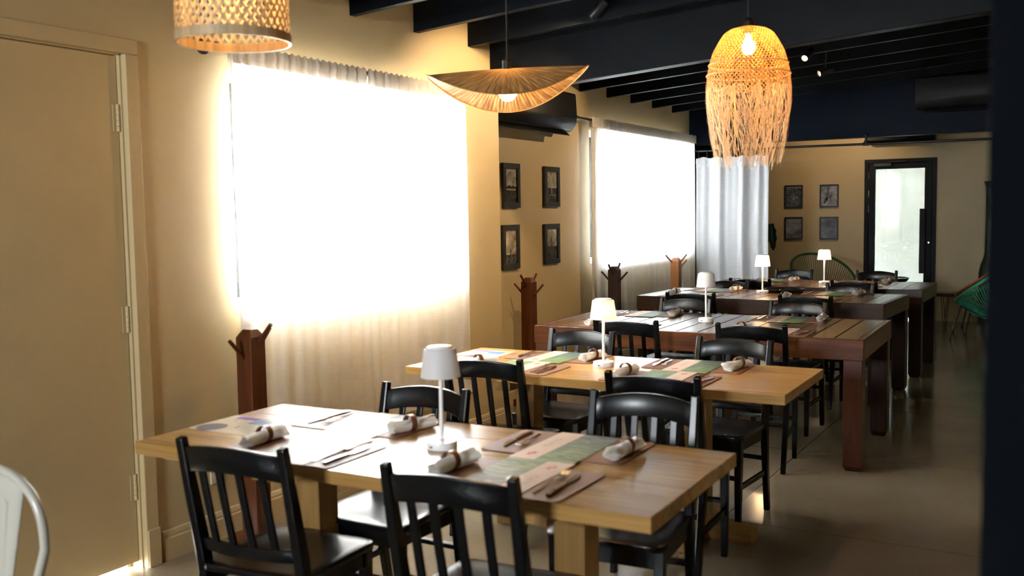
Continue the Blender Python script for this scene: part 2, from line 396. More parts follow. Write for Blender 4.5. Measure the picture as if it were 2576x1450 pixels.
# back wall with door opening
DX0, DX1, DZ = -2.32, -1.435, 2.115
mb = MB(); mb.box(BX0, DX0, 13.7, 13.9, 0, 3.3); mb.box(DX1, BX1, 13.7, 13.9, 0, 3.3); mb.box(DX0, DX1, 13.7, 13.9, DZ, 3.3)
struct(mb.build('wall_back', 'cream'), 'cream back wall with glass door')
struct(MB().box(BX1, BX1+.2, -3.2, 13.9, 0, 3.5).build('wall_right', 'cream'), 'plain right wall')
mb = MB(); mb.box(-3.62, FILL_WIN[0], -3.2, -3.0, 0, 3.5); mb.box(FILL_WIN[1], BX1, -3.2, -3.0, 0, 3.5)
mb.box(FILL_WIN[0], FILL_WIN[1], -3.2, -3.0, 0, FILL_WIN[2]); mb.box(FILL_WIN[0], FILL_WIN[1], -3.2, -3.0, FILL_WIN[3], 3.5)
struct(mb.build('wall_front', 'cream'), 'front wall behind the viewpoint')
# dark partition at the right edge of the view
struct(MB().box(-.074, .55, 1.20, 1.42, 0, 3.2).build('wall_partition', 'matte_navy', bevel=.004), 'dark navy wall end at the right edge')

# sloped ceiling + rafters
SL = .072
def zr(x): return 2.578 + (x+3.4)*SL            # underside of rafters
ceil = MB().prism([(-4.7, zr(-4.7)+.165), (1.95, zr(1.95)+.165), (1.95, zr(1.95)+.30), (-4.7, zr(-4.7)+.30)], 'y', -3.25, 13.95).build('ceiling', 'navy')
struct(ceil, 'sloped black plank ceiling')
def rafter(y, x0):
    o = MB().prism([(x0, zr(x0)), (1.7, zr(1.7)), (1.7, zr(1.7)+.17), (x0, zr(x0)+.17)], 'y', y, y+.05).build('rafter', 'navy', ceil, bevel=.003)
    o['kind'] = 'structure'
for y in (3.07, 3.67, 4.27, 4.87, 5.48): rafter(y, WX1)
for y in (7.30, 7.89, 8.48, 9.06, 9.64, 10.23): rafter(y, WX2)
# cross beams (dropped headers)
struct(MB().prism([(WX1, 2.288), (1.7, 2.288+5.1*.071), (1.7, zr(1.7)+.17), (WX1, zr(WX1)+.17)], 'y', 5.757, 5.857).build('trim_1', 'navy', bevel=.004), 'deep black cross beam above the second oak table')
struct(MB().box(BX0, 1.7, 10.80, 10.93, 2.222, 3.2).build('trim_2', 'navy2'), 'navy painted bulkhead beam in front of the lounge')

# baseboards
def baseboard(name, x, y0, y1):
    p = [(x, 0), (x+.016, 0), (x+.016, .095), (x+.012, .10), (x+.012, .112), (x+.007, .128), (x, .132)]
    return struct(MB().prism(p, 'y', y0, y1).build(name, 'cream'), 'moulded cream baseboard')
baseboard('baseboard_left', WX1, 2.87, 5.86); baseboard('baseboard_left_far', WX2, 5.86, 10.9)

# ---------------------------------------------------------------- left door
d1 = struct(MB().box(WX1-.075, WX1-.03, DOOR1[0]+.035, DOOR1[1]-.033, .028, DOOR1[3]-.02).build('door_1', 'cream', bevel=.002), 'flat cream painted door in the left wall')
fr = MB()
fr.box(WX1-.12, WX1-.012, DOOR1[1]-.03, DOOR1[1], 0, DOOR1[3]); fr.box(WX1-.12, WX1-.012, DOOR1[0], DOOR1[0]+.03, 0, DOOR1[3]); fr.box(WX1-.12, WX1-.012, DOOR1[0], DOOR1[1], DOOR1[3]-.017, DOOR1[3])
fr.box(WX1-.10, WX1-.077, DOOR1[0]+.02, DOOR1[1]-.02, DOOR1[3]-.05, DOOR1[3]-.01); fr.box(WX1-.10, WX1-.077, DOOR1[0]+.02, DOOR1[0]+.055, 0, DOOR1[3]-.02); fr.box(WX1-.10, WX1-.077, DOOR1[1]-.055, DOOR1[1]-.02, 0, DOOR1[3]-.02)
t = fr.build('door_jamb', 'cream', d1)
MB().box(WX1-.012, WX1+.018, DOOR1[1]-.024, DOOR1[1]+.042, 0, DOOR1[3]-.0125).build('door_casing', 'cream', d1, bevel=.004)
MB().box(WX1-.012, WX1+.018, DOOR1[0]-.04, DOOR1[0]+.02, 0, DOOR1[3]-.0125).build('door_casing', 'cream', d1, bevel=.004)
MB().box(WX1-.012, WX1+.018, DOOR1[0]-.04, DOOR1[1]+.042, DOOR1[3]-.012, DOOR1[3]+.05).build('door_casing', 'cream', d1, bevel=.004)
MB().box(WX1-.03, WX1+.024, DOOR1[1]-.02, DOOR1[1]+.046, 0, .165).build('plinth_block', 'cream', d1, bevel=.003)
for z in (.30, 1.02, 1.86):
    hb = MB()
    for k in range(5): hb.lathe([(.0075, 0), (.0075, .021)], 10, (WX1-.024, DOOR1[1]-.038, z+k*.0225))
    hb.box(WX1-.03, WX1-.027, DOOR1[1]-.06, DOOR1[1]-.03, z, z+.11)
    hb.build('hinge', 'cream', d1, smooth=True)

# ---------------------------------------------------------------- windows behind curtains
def window_x(name, x, w, n, label, gl='glass'):
    y0, y1, z0, z1 = w; mb = MB(); t = .04
    mb.box(x-.16, x-.10, y0, y1, z0, z0+t); mb.box(x-.16, x-.10, y0, y1, z1-t, z1)
    mb.box(x-.16, x-.10, y0, y0+t, z0, z1); mb.box(x-.16, x-.10, y1-t, y1, z0, z1)
    for k in range(1, n): yy = y0+(y1-y0)*k/n; mb.box(x-.155, x-.105, yy-.02, yy+.02, z0+t, z1-t)
    o = struct(mb.build(name, 'frame'), label)
    for k in range(n):
        a = y0+(y1-y0)*k/n+.02; b = y0+(y1-y0)*(k+1)/n-.02
        MB().box(x-.133, x-.127, a, b, z0+t-.005, z1-t+.005).build('pane', gl, o)
window_x('window_1', WX1, WIN1, 2, 'window glowing behind the near linen curtain')
window_x('window_2', WX2, WIN2, 3, 'window glowing behind the far linen curtain', 'dim_glass')
mb = MB(); x0, x1, z0, z1 = FILL_WIN
mb.box(x0, x1, -3.15, -3.08, z0, z0+.05); mb.box(x0, x1, -3.15, -3.08, z1-.05, z1); mb.box(x0, x0+.05, -3.15, -3.08, z0+.05, z1-.05); mb.box(x1-.05, x1, -3.15, -3.08, z0+.05, z1-.05)
o = struct(mb.build('fill_window', 'frame'), 'added fill-light window behind the viewpoint'); MB().box(x0+.04, x1-.04, -3.12, -3.114, z0+.04, z1-.04).build('pane', 'glass', o)

# ---------------------------------------------------------------- curtains
def sheet(name, a0, a1, b, z0, z1, folds, amp, axis, mat, seed, parent=None, du=.008, flare=.35, ztop_wave=0.0):
    rnd = random.Random(seed); L_ = a1-a0; nu = max(20, int(L_/du)); nv = 26
    ph = [rnd.uniform(0, 6.28) for _ in range(6)]
    def fn(u, v):
        w = .55*math.sin(2*PI*folds*u+ph[0]+.8*math.sin(2*PI*2*u+ph[1])) + .3*math.sin(2*PI*folds*1.73*u+ph[2]) + .25*math.sin(2*PI*folds*.41*u+ph[3])
        k = flare+(1-flare)*(1-v)
        top = .35*math.sin(2*PI*folds*2.7*u+ph[4])*v
        off = amp*(w*k+top*.5)
        a = a0+L_*u + .004*math.sin(9*v+ph[5])*(1 if .02 < u < .98 else .6)
        z = z0+(z1-z0)*v + ztop_wave*v*math.sin(2*PI*folds*1.6*u+ph[1])
        return (b+off, a, z) if axis == 'y' else (a, b+off, z)
    return MB().grid(fn, nu, nv).build(name, mat, parent, smooth='all')
def rod(name, x, xw, y0, y1, z, label):
    t = thing(name, label, 'curtain rod', (x, y0, z))
    MB().tube([(0, 0, 0), (0, y1-y0, 0)], .011, 10).build('pole', 'blackmetal', t, smooth=True)
    for yy in (0.02, y1-y0-.02):
        b = MB(); b.tube([(0, yy, 0), (xw-x+.004, yy, 0)], .010, 8).build('bracket', 'blackmetal', t, smooth=True)
        f = MB(); f.tube([(xw-x+.001, yy, 0), (xw-x+.012, yy, 0)], .034, 18); f.build('flange', 'blackmetal', t, smooth=True)
        MB().tube([(0, yy-.02, 0), (0, yy+.02, 0)], .016, 10).build('pipe_elbow', 'blackmetal', t, smooth=True)
def curtain(a0, a1, x, z0, z1, folds, amp, seed, label, ntab, group):
    t = thing('linen_curtain', label, 'curtain', (0, 0, 0), 0, group)
    sheet('fabric_panel', a0, a1, x, z0, z1-.055, folds, amp, 'y', 'curtain', seed, t)
    # gathered rod-pocket heading: a front and back layer around the pole, slightly wavy top
    sheet('rod_pocket', a0, a1, x+.017, z1-.088, z1, folds*2.2, amp*.6, 'y', 'heading', seed+1, t, ztop_wave=.006)
    sheet('rod_pocket', a0, a1, x-.017, z1-.088, z1, folds*2.2, amp*.6, 'y', 'heading', seed+1, t, ztop_wave=.006)
    for k in range(ntab):
        yy = a0+.02+(a1-a0-.06)*(k+.5)/ntab
        MB().grid(lambda u, v: (x-.024+.004*math.sin(3*u), yy+u*.034, z1-.015-.085*v), 3, 4).build('back_tab', 'heading', t, smooth='all')
    return t
rod('curtain_rod', WX1+.085, WX1, 3.19, 5.45, 2.265, 'black pipe curtain rod above the near window')
curtain(3.295, 4.277, WX1+.085, .34, 2.285, 6, .011, 11, 'left panel of the linen curtain over the near window', 7, 'linen window curtains')
curtain(4.285, 5.31, WX1+.085, .34, 2.285, 6, .011, 23, 'right panel of the linen curtain over the near window', 7, 'linen window curtains')
rod('curtain_rod', WX2+.10, WX2, 7.60, 10.78, 2.30, 'black pipe curtain rod beside the wall air conditioner')
curtain(7.90, 9.305, WX2+.10, .34, 2.325, 9, .014, 31, 'left panel of the linen curtain over the far window', 9, 'linen window curtains')
curtain(9.313, 10.70, WX2+.10, .34, 2.325, 9, .014, 47, 'right panel of the linen curtain over the far window', 9, 'linen window curtains')

# lounge pipe rail + white curtain
t = thing('pipe_rail', 'black pipe rail hung under the navy beam', 'pipe rail', (0, 10.70, 2.145))
MB().tube([(-3.74, 0, .008), (1.68, 0, -.015)], .013, 10).build('pole', 'blackmetal', t, smooth=True)
for x in (-3.2, -1.807, .3):
    b = MB(); b.tube([(x, 0, 0), (x, 0, .09), (x, .02, .11), (x, .105, .11)], .011, 8); b.tube([(x-.03, 0, 0), (x+.03, 0, 0)], .019, 10); b.tube([(x, 0, .015), (x, 0, .04)], .018, 10)
    b.build('hanger', 'blackmetal', t, smooth=True)
t = thing('white_curtain', 'white cotton curtain hanging from pipe rail in the far corner', 'curtain', (0, 0, 0))
sheet('fabric_panel', -3.628, -2.81, 10.70, .06, 2.075, 3.4, .042, 'x', 'white_curtain', 5, t, flare=.8, ztop_wave=.008)
sheet('hem_band', -3.628, -2.81, 10.696, 1.97, 2.075, 3.4, .042, 'x', 'white_curtain', 5, t, flare=.8, ztop_wave=.008)
for k in range(9):
    x = -3.60+k*.096
    MB().tube([(x, 10.70, 2.07), (x, 10.685, 2.10), (x, 10.682, 2.145), (x, 10.70, 2.165), (x, 10.716, 2.15)], .0035, 6).build('hook', 'blackmetal', t)

# ---------------------------------------------------------------- back door, outside wall
dd = struct(MB().box(DX0, DX0+.05, 13.66, 13.80, 0, DZ-.05).box(DX1-.05, DX1, 13.66, 13.80, 0, DZ-.05).box(DX0, DX1, 13.66, 13.80, DZ-.05, DZ).box(DX0+.05, DX0+.08, 13.735, 13.80, 0, DZ-.05).box(DX1-.08, DX1-.05, 13.735, 13.80, 0, DZ-.05).box(DX0+.08, DX1-.08, 13.735, 13.80, DZ-.09, DZ-.05).build('door_2', 'doorblack', bevel=.003), 'black framed glass door in the back wall')
lf = MB(); gx0, gx1, gz0, gz1 = -2.185, -1.578, .28, 1.985
lf.box(DX0+.055, gx0, 13.68, 13.725, .025, DZ-.055); lf.box(gx1, DX1-.055, 13.68, 13.725, .025, DZ-.055); lf.box(gx0, gx1, 13.68, 13.725, gz1, DZ-.055); lf.box(gx0, gx1, 13.68, 13.725, .025, gz0)
lf.build('door_leaf', 'doorblack', dd, bevel=.003)
MB().box(gx0-.01, gx1+.01, 13.70, 13.706, gz0-.01, gz1+.01).build('pane', 'tint', dd)
h = MB(); h.box(-1.625, -1.555, 13.60, 13.63, .62, 1.46); h.box(-1.60, -1.58, 13.63, 13.68, .72, .75); h.box(-1.60, -1.58, 13.63, 13.68, 1.33, 1.36); h.build('pull_handle', 'doorblack', dd, bevel=.004)
c = MB(); c.box(-2.20, -1.98, 13.62, 13.68, 2.02, 2.06); c.box(-2.02, -1.80, 13.63, 13.645, 2.07, 2.085); c.build('door_closer', 'blackmetal', dd, bevel=.004)
c = MB()
for z in (.5, 1.42, 1.62, 1.86): c.lathe([(.007, 0), (.007, .09)], 8, (DX0+.052, 13.672, z))
c.build('hinge', 'steel', dd, smooth=True)
MB().tube([(-1.52, 13.675, 1.02), (-1.52, 13.685, 1.02)], .012, 10).build('lock', 'steel', dd)
struct(MB().box(-4.5, 1.5, 14.95, 15.1, 0, 3.4).build('wall_outside', 'stucco'), 'white stucco wall outside the back door')
struct(MB().box(-4.5, 1.5, 13.9, 15.1, 2.75, 2.85).build('added_shade_canopy', 'stucco'), 'added unseen canopy shading the back door passage')  # added out of view to block most of the sky above the passage

# air curtain above door
t = thing('air_curtain', 'long black air curtain unit above the glass door', 'air curtain', (-1.86, 13.6, 2.32))
MB().prism([(.1, 0), (-.05, 0), (-.08, .03), (-.08, .17), (-.05, .2), (.1, .2)], 'x', -.41, .41).build('body', 'acgrey', t, bevel=.006)
MB().box(-.38, .38, -.06, -.02, -.004, .002).build('outlet_slot', 'cord', t)

# ---------------------------------------------------------------- outlets
def outlet(y, z, label):
    t = thing('wall_outlet', label, 'outlet', (WX1, y, z))
    MB().box(0, .008, -.036, .036, -.058, .058).build('cover_plate', 'outlet', t, bevel=.003)
    for s in (-1, 1):
        MB().tube([(.007, 0, s*.026), (.0105, 0, s*.026)], .017, 14).build('socket', 'outlet', t)
        MB().box(.0102, .0112, -.008, -.004, s*.026-.006, s*.026+.007).box(.0102, .0112, .004, .008, s*.026-.006, s*.026+.007).build('slot', 'cord', t)
outlet(3.19, .325, 'small ivory wall outlet below the near table by the door'); outlet(5.44, .37, 'small ivory wall outlet right of the near curtain')

# ---------------------------------------------------------------- air conditioners
def aircon(name, label, loc, rotz, length):
    # local: length along X, wall at y=0, body towards -y
    t = thing(name, label, 'air conditioner', loc, rotz); l = length/2
    MB().prism([(0, 0), (-.10, -.02), (-.165, .0), (-.205, .05), (-.215, .10), (-.205, .29), (-.195, .305), (0, .305)], 'x', -l, l).build('body', 'acgrey', t, smooth=True, bevel=.006)
    MB().obox((0, -.148, -.012), (length*.86, .10, .010), (R(38), 0, 0)).build('louver', 'acgrey', t, bevel=.003)
    MB().obox((0, -.135, .010), (length*.84, .07, .012), (R(-30), 0, 0)).build('air_slot', 'cord', t)
    b = MB()
    for k in range(9): x = -l*.75+k*l*1.5/8; b.obox((x, -.12, -.005), (.006, .06, .03), (R(-20), 0, .3))
    b.build('vane_row', 'acgrey', t)
    return t
aircon('air_conditioner', 'black split air conditioner high on the set-back wall', (WX2, 6.72, 2.165), R(90), 1.36)
aircon('air_conditioner', 'black split air conditioner on the navy beam by the lounge', (-.80, 10.80, 2.475), 0, 1.05)

# ---------------------------------------------------------------- framed photographs
def figure(mb, z0, h, y):   # standing figure silhouette in the print (flat)
    p = [(-.10, 0), (-.12, .35), (-.10, .55), (-.14, .72), (-.05, .82), (-.055, .93), (0, 1.0), (.055, .93), (.05, .82), (.14, .70), (.09, .5), (.13, .3), (.11, 0)]
    mb.prism([(a*h*.8, z0+b*h) for a, b in p], 'y', y, y-.0008)
def picture(loc, rotz, w, h, fw, label, seed, hor, kind, group, sky=(.5, .47, .42)):
    t = thing('framed_photograph', label, 'picture', loc, rotz, group)
    f = MB(); f.box(-w/2, w/2, -.024, 0, h/2-fw, h/2); f.box(-w/2, w/2, -.024, 0, -h/2, -h/2+fw); f.box(-w/2, -w/2+fw, -.024, 0, -h/2+fw, h/2-fw); f.box(w/2-fw, w/2, -.024, 0, -h/2+fw, h/2-fw)
    f.build('frame', 'photo_frame', t, bevel=.002)
    MB().box(-w/2+fw*.9, w/2-fw*.9, -.012, -.004, -h/2+fw*.9, h/2-fw*.9).build('print', photo_mat('photo_print', seed, hor, sky), t)
    m = MB(); dk = plain('print_dark', (.016, .015, .014), .3); lt = plain('print_light', (.32, .31, .28), .3)
    if kind == 'palm':
        for k in range(9):
            x = -w*.28+k*w*.07; hh = h*(.03+.05*((k*37) % 7)/7); m.prism([(x-.012, hor), (x+.012, hor), (x+.008, hor+hh), (x-.008, hor+hh)], 'y', -.0121, -.0127)
        m.build('printed_trees', dk, t); MB().box(-w*.28, w*.28, -.0129, -.0121, hor-.016, hor-.004).build('printed_shore', lt, t)
    elif kind == 'figure':
        figure(m, hor-h*.10, h*.24, -.0121); m.build('printed_figure', dk, t)
    elif kind == 'whitefigure':
        figure(m, hor-h*.14, h*.22, -.0121); m.build('printed_figure', lt, t)
        MB().box(-w*.2, w*.25, -.0129, -.0121, hor-h*.18, hor-h*.165).build('printed_step', lt, t)
    elif kind == 'monument':
        figure(m, hor, h*.26, -.0121); m.prism([(-.028, hor-h*.3), (.028, hor-h*.3), (.028, hor), (-.028, hor)], 'y', -.0121, -.0127); m.build('printed_statue', dk, t)
    elif kind == 'shards':
        for a, b, c in ((-.02, -.02, .9), (.01, -.035, -.4), (.03, -.01, .3), (0, .0, 1.4)): m.obox((a, -.0123, b), (.07, .0008, .006), (0, c, 0))
        m.build('printed_shapes', lt, t)
    elif kind == 'pole':
        m.obox((-.02, -.0123, .03), (.016, .0008, .2), (0, .12, 0)); m.obox((-.045, -.0123, -.06), (.03, .0008, .09), (0, .5, 0)); m.build('printed_shapes', dk, t)
    return t
G1 = 'photographs on the set-back wall'; G2 = 'photographs on the back wall'
yA, yB = 6.62, 7.31
picture((WX2, yA, 1.705), R(90), .265, .345, .042, 'upper left framed photo of palms on set-back wall, clouds above shore', 1, -.02, 'palm', G1)
picture((WX2, yB, 1.705), R(90), .275, .335, .042, 'upper right framed photo of a pale figure on set-back wall', 2, -.01, 'whitefigure', G1)
picture((WX2, yA-.02, 1.23), R(90), .265, .345, .042, 'lower left framed photo with tall cloud on set-back wall', 3, -.06, 'figure', G1, (.55, .46, .36))
picture((WX2, yB-.01, 1.23), R(90), .275, .335, .042, 'lower right framed photo of a statue on set-back wall', 4, -.02, 'monument', G1)
picture((-3.252, 13.7, 1.653), 0, .245, .31, .018, 'upper left dark photo beside the glass door on back wall', 5, .12, 'shards', G2, (.3, .28, .25))
picture((-2.778, 13.7, 1.650), 0, .247, .31, .018, 'upper right photo of a slanted pole beside the glass door', 6, -.3, 'pole', G2, (.42, .42, .45))
picture((-3.250, 13.7, 1.215), 0, .245, .31, .018, 'lower left photo with pale streaks beside the glass door', 7, -.3, None, G2, (.30, .31, .33))
picture((-2.778, 13.7, 1.212), 0, .247, .31, .018, 'lower right grey blue photo beside the glass door', 8, -.3, None, G2, (.20, .21, .26))

# ---------------------------------------------------------------- tables
TABLES = {}
def oak_table(name, label, cx, cy_, z, lx, ly, posts, seams):
    t = thing('oak_table', label, 'table', (cx, cy_, 0), 0, 'pale oak tables')
    if seams:
        n = 4; w = ly/n
        for k in range(n): MB().box(-lx/2, lx/2, -ly/2+k*w+.0004, -ly/2+(k+1)*w-.0004, z-.042, z).build('top_board', 'oak', t, bevel=.0016, seg=1)
    else:
        MB().box(-lx/2, lx/2, -ly/2, ly/2, z-.042, z).build('tabletop', 'oak', t, bevel=.003)
    for px in posts:
        MB().box(px-.05, px+.05, -.05, .05, .07, z-.10).build('post', 'oakz', t, bevel=.003)
        MB().box(px-.04, px+.04, -ly/2+.09, ly/2-.09, z-.10, z-.042).build('support_beam', 'oaky', t, bevel=.003)
        MB().box(px-.045, px+.045, -.27, .27, 0, .07).build('foot', 'oaky', t, bevel=.003)
        for s in (-1, 1): MB().box(px+(.045 if s > 0 else -.26), px+(.26 if s > 0 else -.045), -.045, .045, 0, .07).build('foot', 'oak', t, bevel=.003)
    return t
oak_table('T1', 'pale oak pedestal table nearest the camera', -1.785, 2.548, .75, 1.85, .715, (-.445, .55), True)
oak_table('T2', 'second pale oak pedestal table behind the nearest one', -1.885, 4.255, .75, 1.86, .72, (-.43, .45), False)
def plank_table(label, cx, cy_, z, lx, ly, rot, mats, n):
    pm, xm, zm = mats
    t = thing('plank_table', label, 'table', (cx, cy_, 0), rot, 'dark plank tables')
    a = .034; hA = .118; w = (lx-2*a)/n
    for k in range(n):
        MB().box(-lx/2+a+k*w+.0024, -lx/2+a+(k+1)*w-.0024, -ly/2+a+.001, ly/2-a-.001, z-.03, z-.0005).build('plank', pm, t, bevel=.0035, seg=1)
    for s in (-1, 1):
        MB().box(-lx/2, lx/2, *( (-ly/2, -ly/2+a) if s < 0 else (ly/2-a, ly/2)), z-hA, z).build('apron_board', xm, t, bevel=.004)
        MB().box(*((-lx/2, -lx/2+a) if s < 0 else (lx/2-a, lx/2)), -ly/2+a, ly/2-a, z-hA, z).build('apron_board', xm, t, bevel=.004)
        for q in (-1, 1):
            x, y = s*(lx/2-.058), q*(ly/2-.058); c = .052
            m = MB(); m.v = []; sec = [(c*.72, 0), (c, .03), (c, z-hA+.001)]
            vv = []; ff = []
            for (r_, zz) in sec:
                for (i, j) in ((-1,-1),(1,-1),(1,1),(-1,1)): vv.append((x+i*r_, y+j*r_, zz))
            for lv in range(2):
                for j in range(4): ff.append((lv*4+j, lv*4+(j+1) % 4, lv*4+4+(j+1) % 4, lv*4+4+j))
            ff += [(3,2,1,0), (8,9,10,11)]
            MB().add(vv, ff).build('leg', zm, t, bevel=.004)
    return t
T3 = (-1.995, 6.19, .755, 2.07, 1.09, R(.6)); T4 = (-2.105, 8.07, .78, 2.0, .92, R(-3.6)); T5 = (-2.04, 9.545, .77, 2.0, .95, R(-1))
plank_table('reddish dark plank table with thick legs, first of the dark ones', *T3, ('red', 'redx', 'redz'), 15)
plank_table('dark brown plank table holding the round black tray', *T4, ('dark', 'darkx', 'darkz'), 14)
plank_table('rearmost dark plank table in front of the lounge', *T5, ('dark', 'darkx', 'darkz'), 14)

# ---------------------------------------------------------------- black slat-back chairs
def make_chair(label):
    t = thing('dining_chair', label, 'chair', (0, 0, 0), 0, 'black slat-back dining chairs')
    yl = lambda z: .078*(1-(z-.45)/.40)
    for s in (-1, 1):
        MB().sweep([(s*.178, .020, 0), (s*.183, .060, .25), (s*.187, .082, .42), (s*.187, .070, .50), (s*.187, .034, .68), (s*.187, 0, .85)], [.028, .03, .032, .032, .031, .028], [.03, .034, .042, .042, .036, .028]).build('rear_post', 'black', t, bevel=.005)
        MB().sweep([(s*.178, .405, 0), (s*.180, .402, .432)], [.026, .036], [.026, .036]).build('front_leg', 'black', t, bevel=.003)
        MB().sweep([(s*.180, .055, .20), (s*.179, .403, .20)], .016, .026).build('side_stretcher', 'black', t, bevel=.002)
        MB().box(s*.180-.009, s*.180+.009, .09, .39, .375, .428).build('side_rail', 'black', t, bevel=.002)
    MB().sweep([(-.178, .403, .245), (.178, .403, .245)], .018, .026, Vector((0, 0, 1))).build('front_stretcher', 'black', t, bevel=.002)
    MB().sweep([(-.18, .062, .27), (.18, .062, .27)], .018, .024, Vector((0, 0, 1))).build('rear_stretcher', 'black', t, bevel=.002)
    MB().box(-.165, .165, .394, .412, .365, .428).build('front_rail', 'black', t, bevel=.002)
    # dished seat
    def st(u, v, top):
        x = (u-.5)*2; y = (v-.5)*2; wx = .205-.012*(1-v)
        r = .10; ex = x*wx; ey = .248+y*.196
        k = max(0, abs(x)-.86)/.14*max(0, abs(y)-.86)/.14
        ex -= math.copysign(.012*k, x); ey -= math.copysign(.012*k, y)
        d = .010*(1-min(1, x*x*1.1))*(1-min(1, (y+.15)**2*1.0))
        return (ex, ey, (.452-d-.004*max(0, y)**4) if top else .428)
    m = MB(); n = 12
    m.grid(lambda u, v: st(u, v, True), n, n); m.grid(lambda u, v: st(u, v, False), n, n)
    o = (n+1)**2
    rim = [i for i in range(n+1)]+[(j*(n+1)+n) for j in range(1, n+1)]+[n*(n+1)+i for i in range(n-1, -1, -1)]+[j*(n+1) for j in range(n-1, 0, -1)]
    for i in range(len(rim)):
        a, b = rim[i], rim[(i+1) % len(rim)]; m.f.append((a, b, b+o, a+o))
    m.build('seat', 'black', t, smooth=True, bevel=.004)
    def board(x0, x1, zb, zt, crown, th, bow):
        mm = MB(); N_ = 12
        vv = []; ff = []
        for i in range(N_+1):
            x = x0+(x1-x0)*i/N_; q = 1-(2*i/N_-1)**2
            for z in (zb+crown*q, zt+crown*q):
                y = yl(z)-bow*q; 
                for d in (-th/2, th/2): vv.append((x, y+d, z))
        for i in range(N_):
            a = i*4; ff += [(a, a+4, a+5, a+1), (a+2, a+3, a+7, a+6), (a, a+2, a+6, a+4), (a+1, a+5, a+7, a+3)]
        ff += [(0, 1, 3, 2), (N_*4, N_*4+2, N_*4+3, N_*4+1)]
        return mm.add(vv, ff)
    board(-.176, .176, .742, .822, .020, .020, .030).build('top_rail', 'black', t, bevel=.004, smooth=True)
    board(-.176, .176, .492, .532, .0, .018, .024).build('lower_rail', 'black', t, bevel=.003, smooth=True)
    for x in (-.111, -.037, .037, .111):
        q = 1-(x/.176)**2
        MB().sweep([(x, yl(.52)-.024*q, .52), (x, yl(.64)-.029*q, .64), (x, yl(.755+.015*q)-.030*q, .755+.015*q)], .024, .012).build('slat', 'black', t, bevel=.002)
    return t
CH = [  # x, y of the top of the back, rot (0 = facing away from camera), table, side, end
 (-2.081, 2.012, 4, 0, 'near', 0), (-1.348, 2.033, 3, 0, 'near', 1), (-2.095, 3.025, 180-2, 0, 'far', 0), (-1.292, 3.228, 180+4, 0, 'far', 1),
 (-2.263, 3.715, 4, 1, 'near', 0), (-1.414, 3.618, 1, 1, 'near', 1), (-2.291, 4.825, 180-3, 1, 'far', 0), (-1.430, 4.80, 180-5, 1, 'far', 1),
 (-2.259, 5.357, 5, 2, 'near', 0), (-1.521, 5.414, 4, 2, 'near', 1), (-2.400, 6.83, 180-3, 2, 'far', 0), (-1.595, 6.85, 180-3, 2, 'far', 1),
 (-2.539, 7.33, 3, 3, 'near', 0), (-1.659, 7.35, -2, 3, 'near', 1), (-2.655, 8.70, 180-6, 3, 'far', 0), (-1.562, 8.58, 180-4, 3, 'far', 1),
 (-2.530, 8.965, -4, 4, 'near', 0), (-1.601, 8.955, -3, 4, 'near', 1), (-2.470, 10.43, 180-4, 4, 'far', 0), (-1.644, 10.44, 180+3, 4, 'far', 1)]
TN = ['nearest oak table', 'second oak table', 'reddish plank table', 'tray-holding plank table', 'rearmost plank table']
EN = ['window end', 'aisle end']
proto = None
for x, y, a, ti, side, e in CH:
    lab = 'black slat-back chair on the %s side of the %s, %s' % (side, TN[ti], EN[e])
    if proto is None:
        proto = make_chair(lab); proto.location = (x, y, 0); proto.rotation_euler = (0, 0, R(a))
    else: dup(proto, (x, y, 0), R(a), lab)

# ---------------------------------------------------------------- place settings
def rrect(w, h, r, n=5):
    p = []
    for cx, cy_, a0 in ((w/2-r, h/2-r, 0), (-w/2+r, h/2-r, 90), (-w/2+r, -h/2+r, 180), (w/2-r, -h/2+r, 270)):
        for k in range(n+1): a = R(a0+90*k/n); p.append((cx+r*math.cos(a), cy_+r*math.sin(a)))
    return p
def text_mesh(s, size):
    c = bpy.data.curves.new('t', 'FONT'); c.body = s; c.size = size; c.align_x = 'CENTER'; c.align_y = 'CENTER'; c.resolution_u = 3
    o = bpy.data.objects.new('t', c); COL.objects.link(o)
    dg = bpy.context.evaluated_depsgraph_get(); me = bpy.data.meshes.new_from_object(o.evaluated_get(dg))
    bpy.data.objects.remove(o); bpy.data.curves.remove(c); return me
TXT = text_mesh('KILUMÁ', .034)
TXT.materials.clear(); TXT.materials.append(M['ink'])
def make_placemat():
    return MB().prism(rrect(.48, .305, .022), 'z', 0, .003).build('placemat', 'leather')
def make_menu():
    t = bpy.data.objects.new('menu_card', None); COL.objects.link(t)
    MB().prism(rrect(.218, .365, .004, 2), 'z', 0, .0016).build('card', 'menu', t)
    ch = MB()
    for a in (0, 1):   # two crossed chili peppers
        pts = []; 
        for k in range(9):
            u = k/8; x = (u-.5)*.055; y = .020*(u-.5)**2*4*(1 if a else -1)+(-.010 if a else .010); pts.append((x, y, .0006*(1-abs(2*u-1))+.0016))
        ch.tube(pts, [.0012+.0045*math.sin(PI*min(1, .15+.85*k/8)) for k in range(9)], 6)
    ch.v = [(x*.8, y*.8, .0016+(z-.0016)*.15) for x, y, z in ch.v]
    o = ch.build('printed_chili', 'chili', t, loc=(.064, .115, 0)); o.rotation_euler = (0, 0, R(70))
    o = bpy.data.objects.new('lettering', TXT); COL.objects.link(o); o.parent = t; o.location = (.068, -.035, .0019); o.rotation_euler = (0, 0, R(90))
    return t
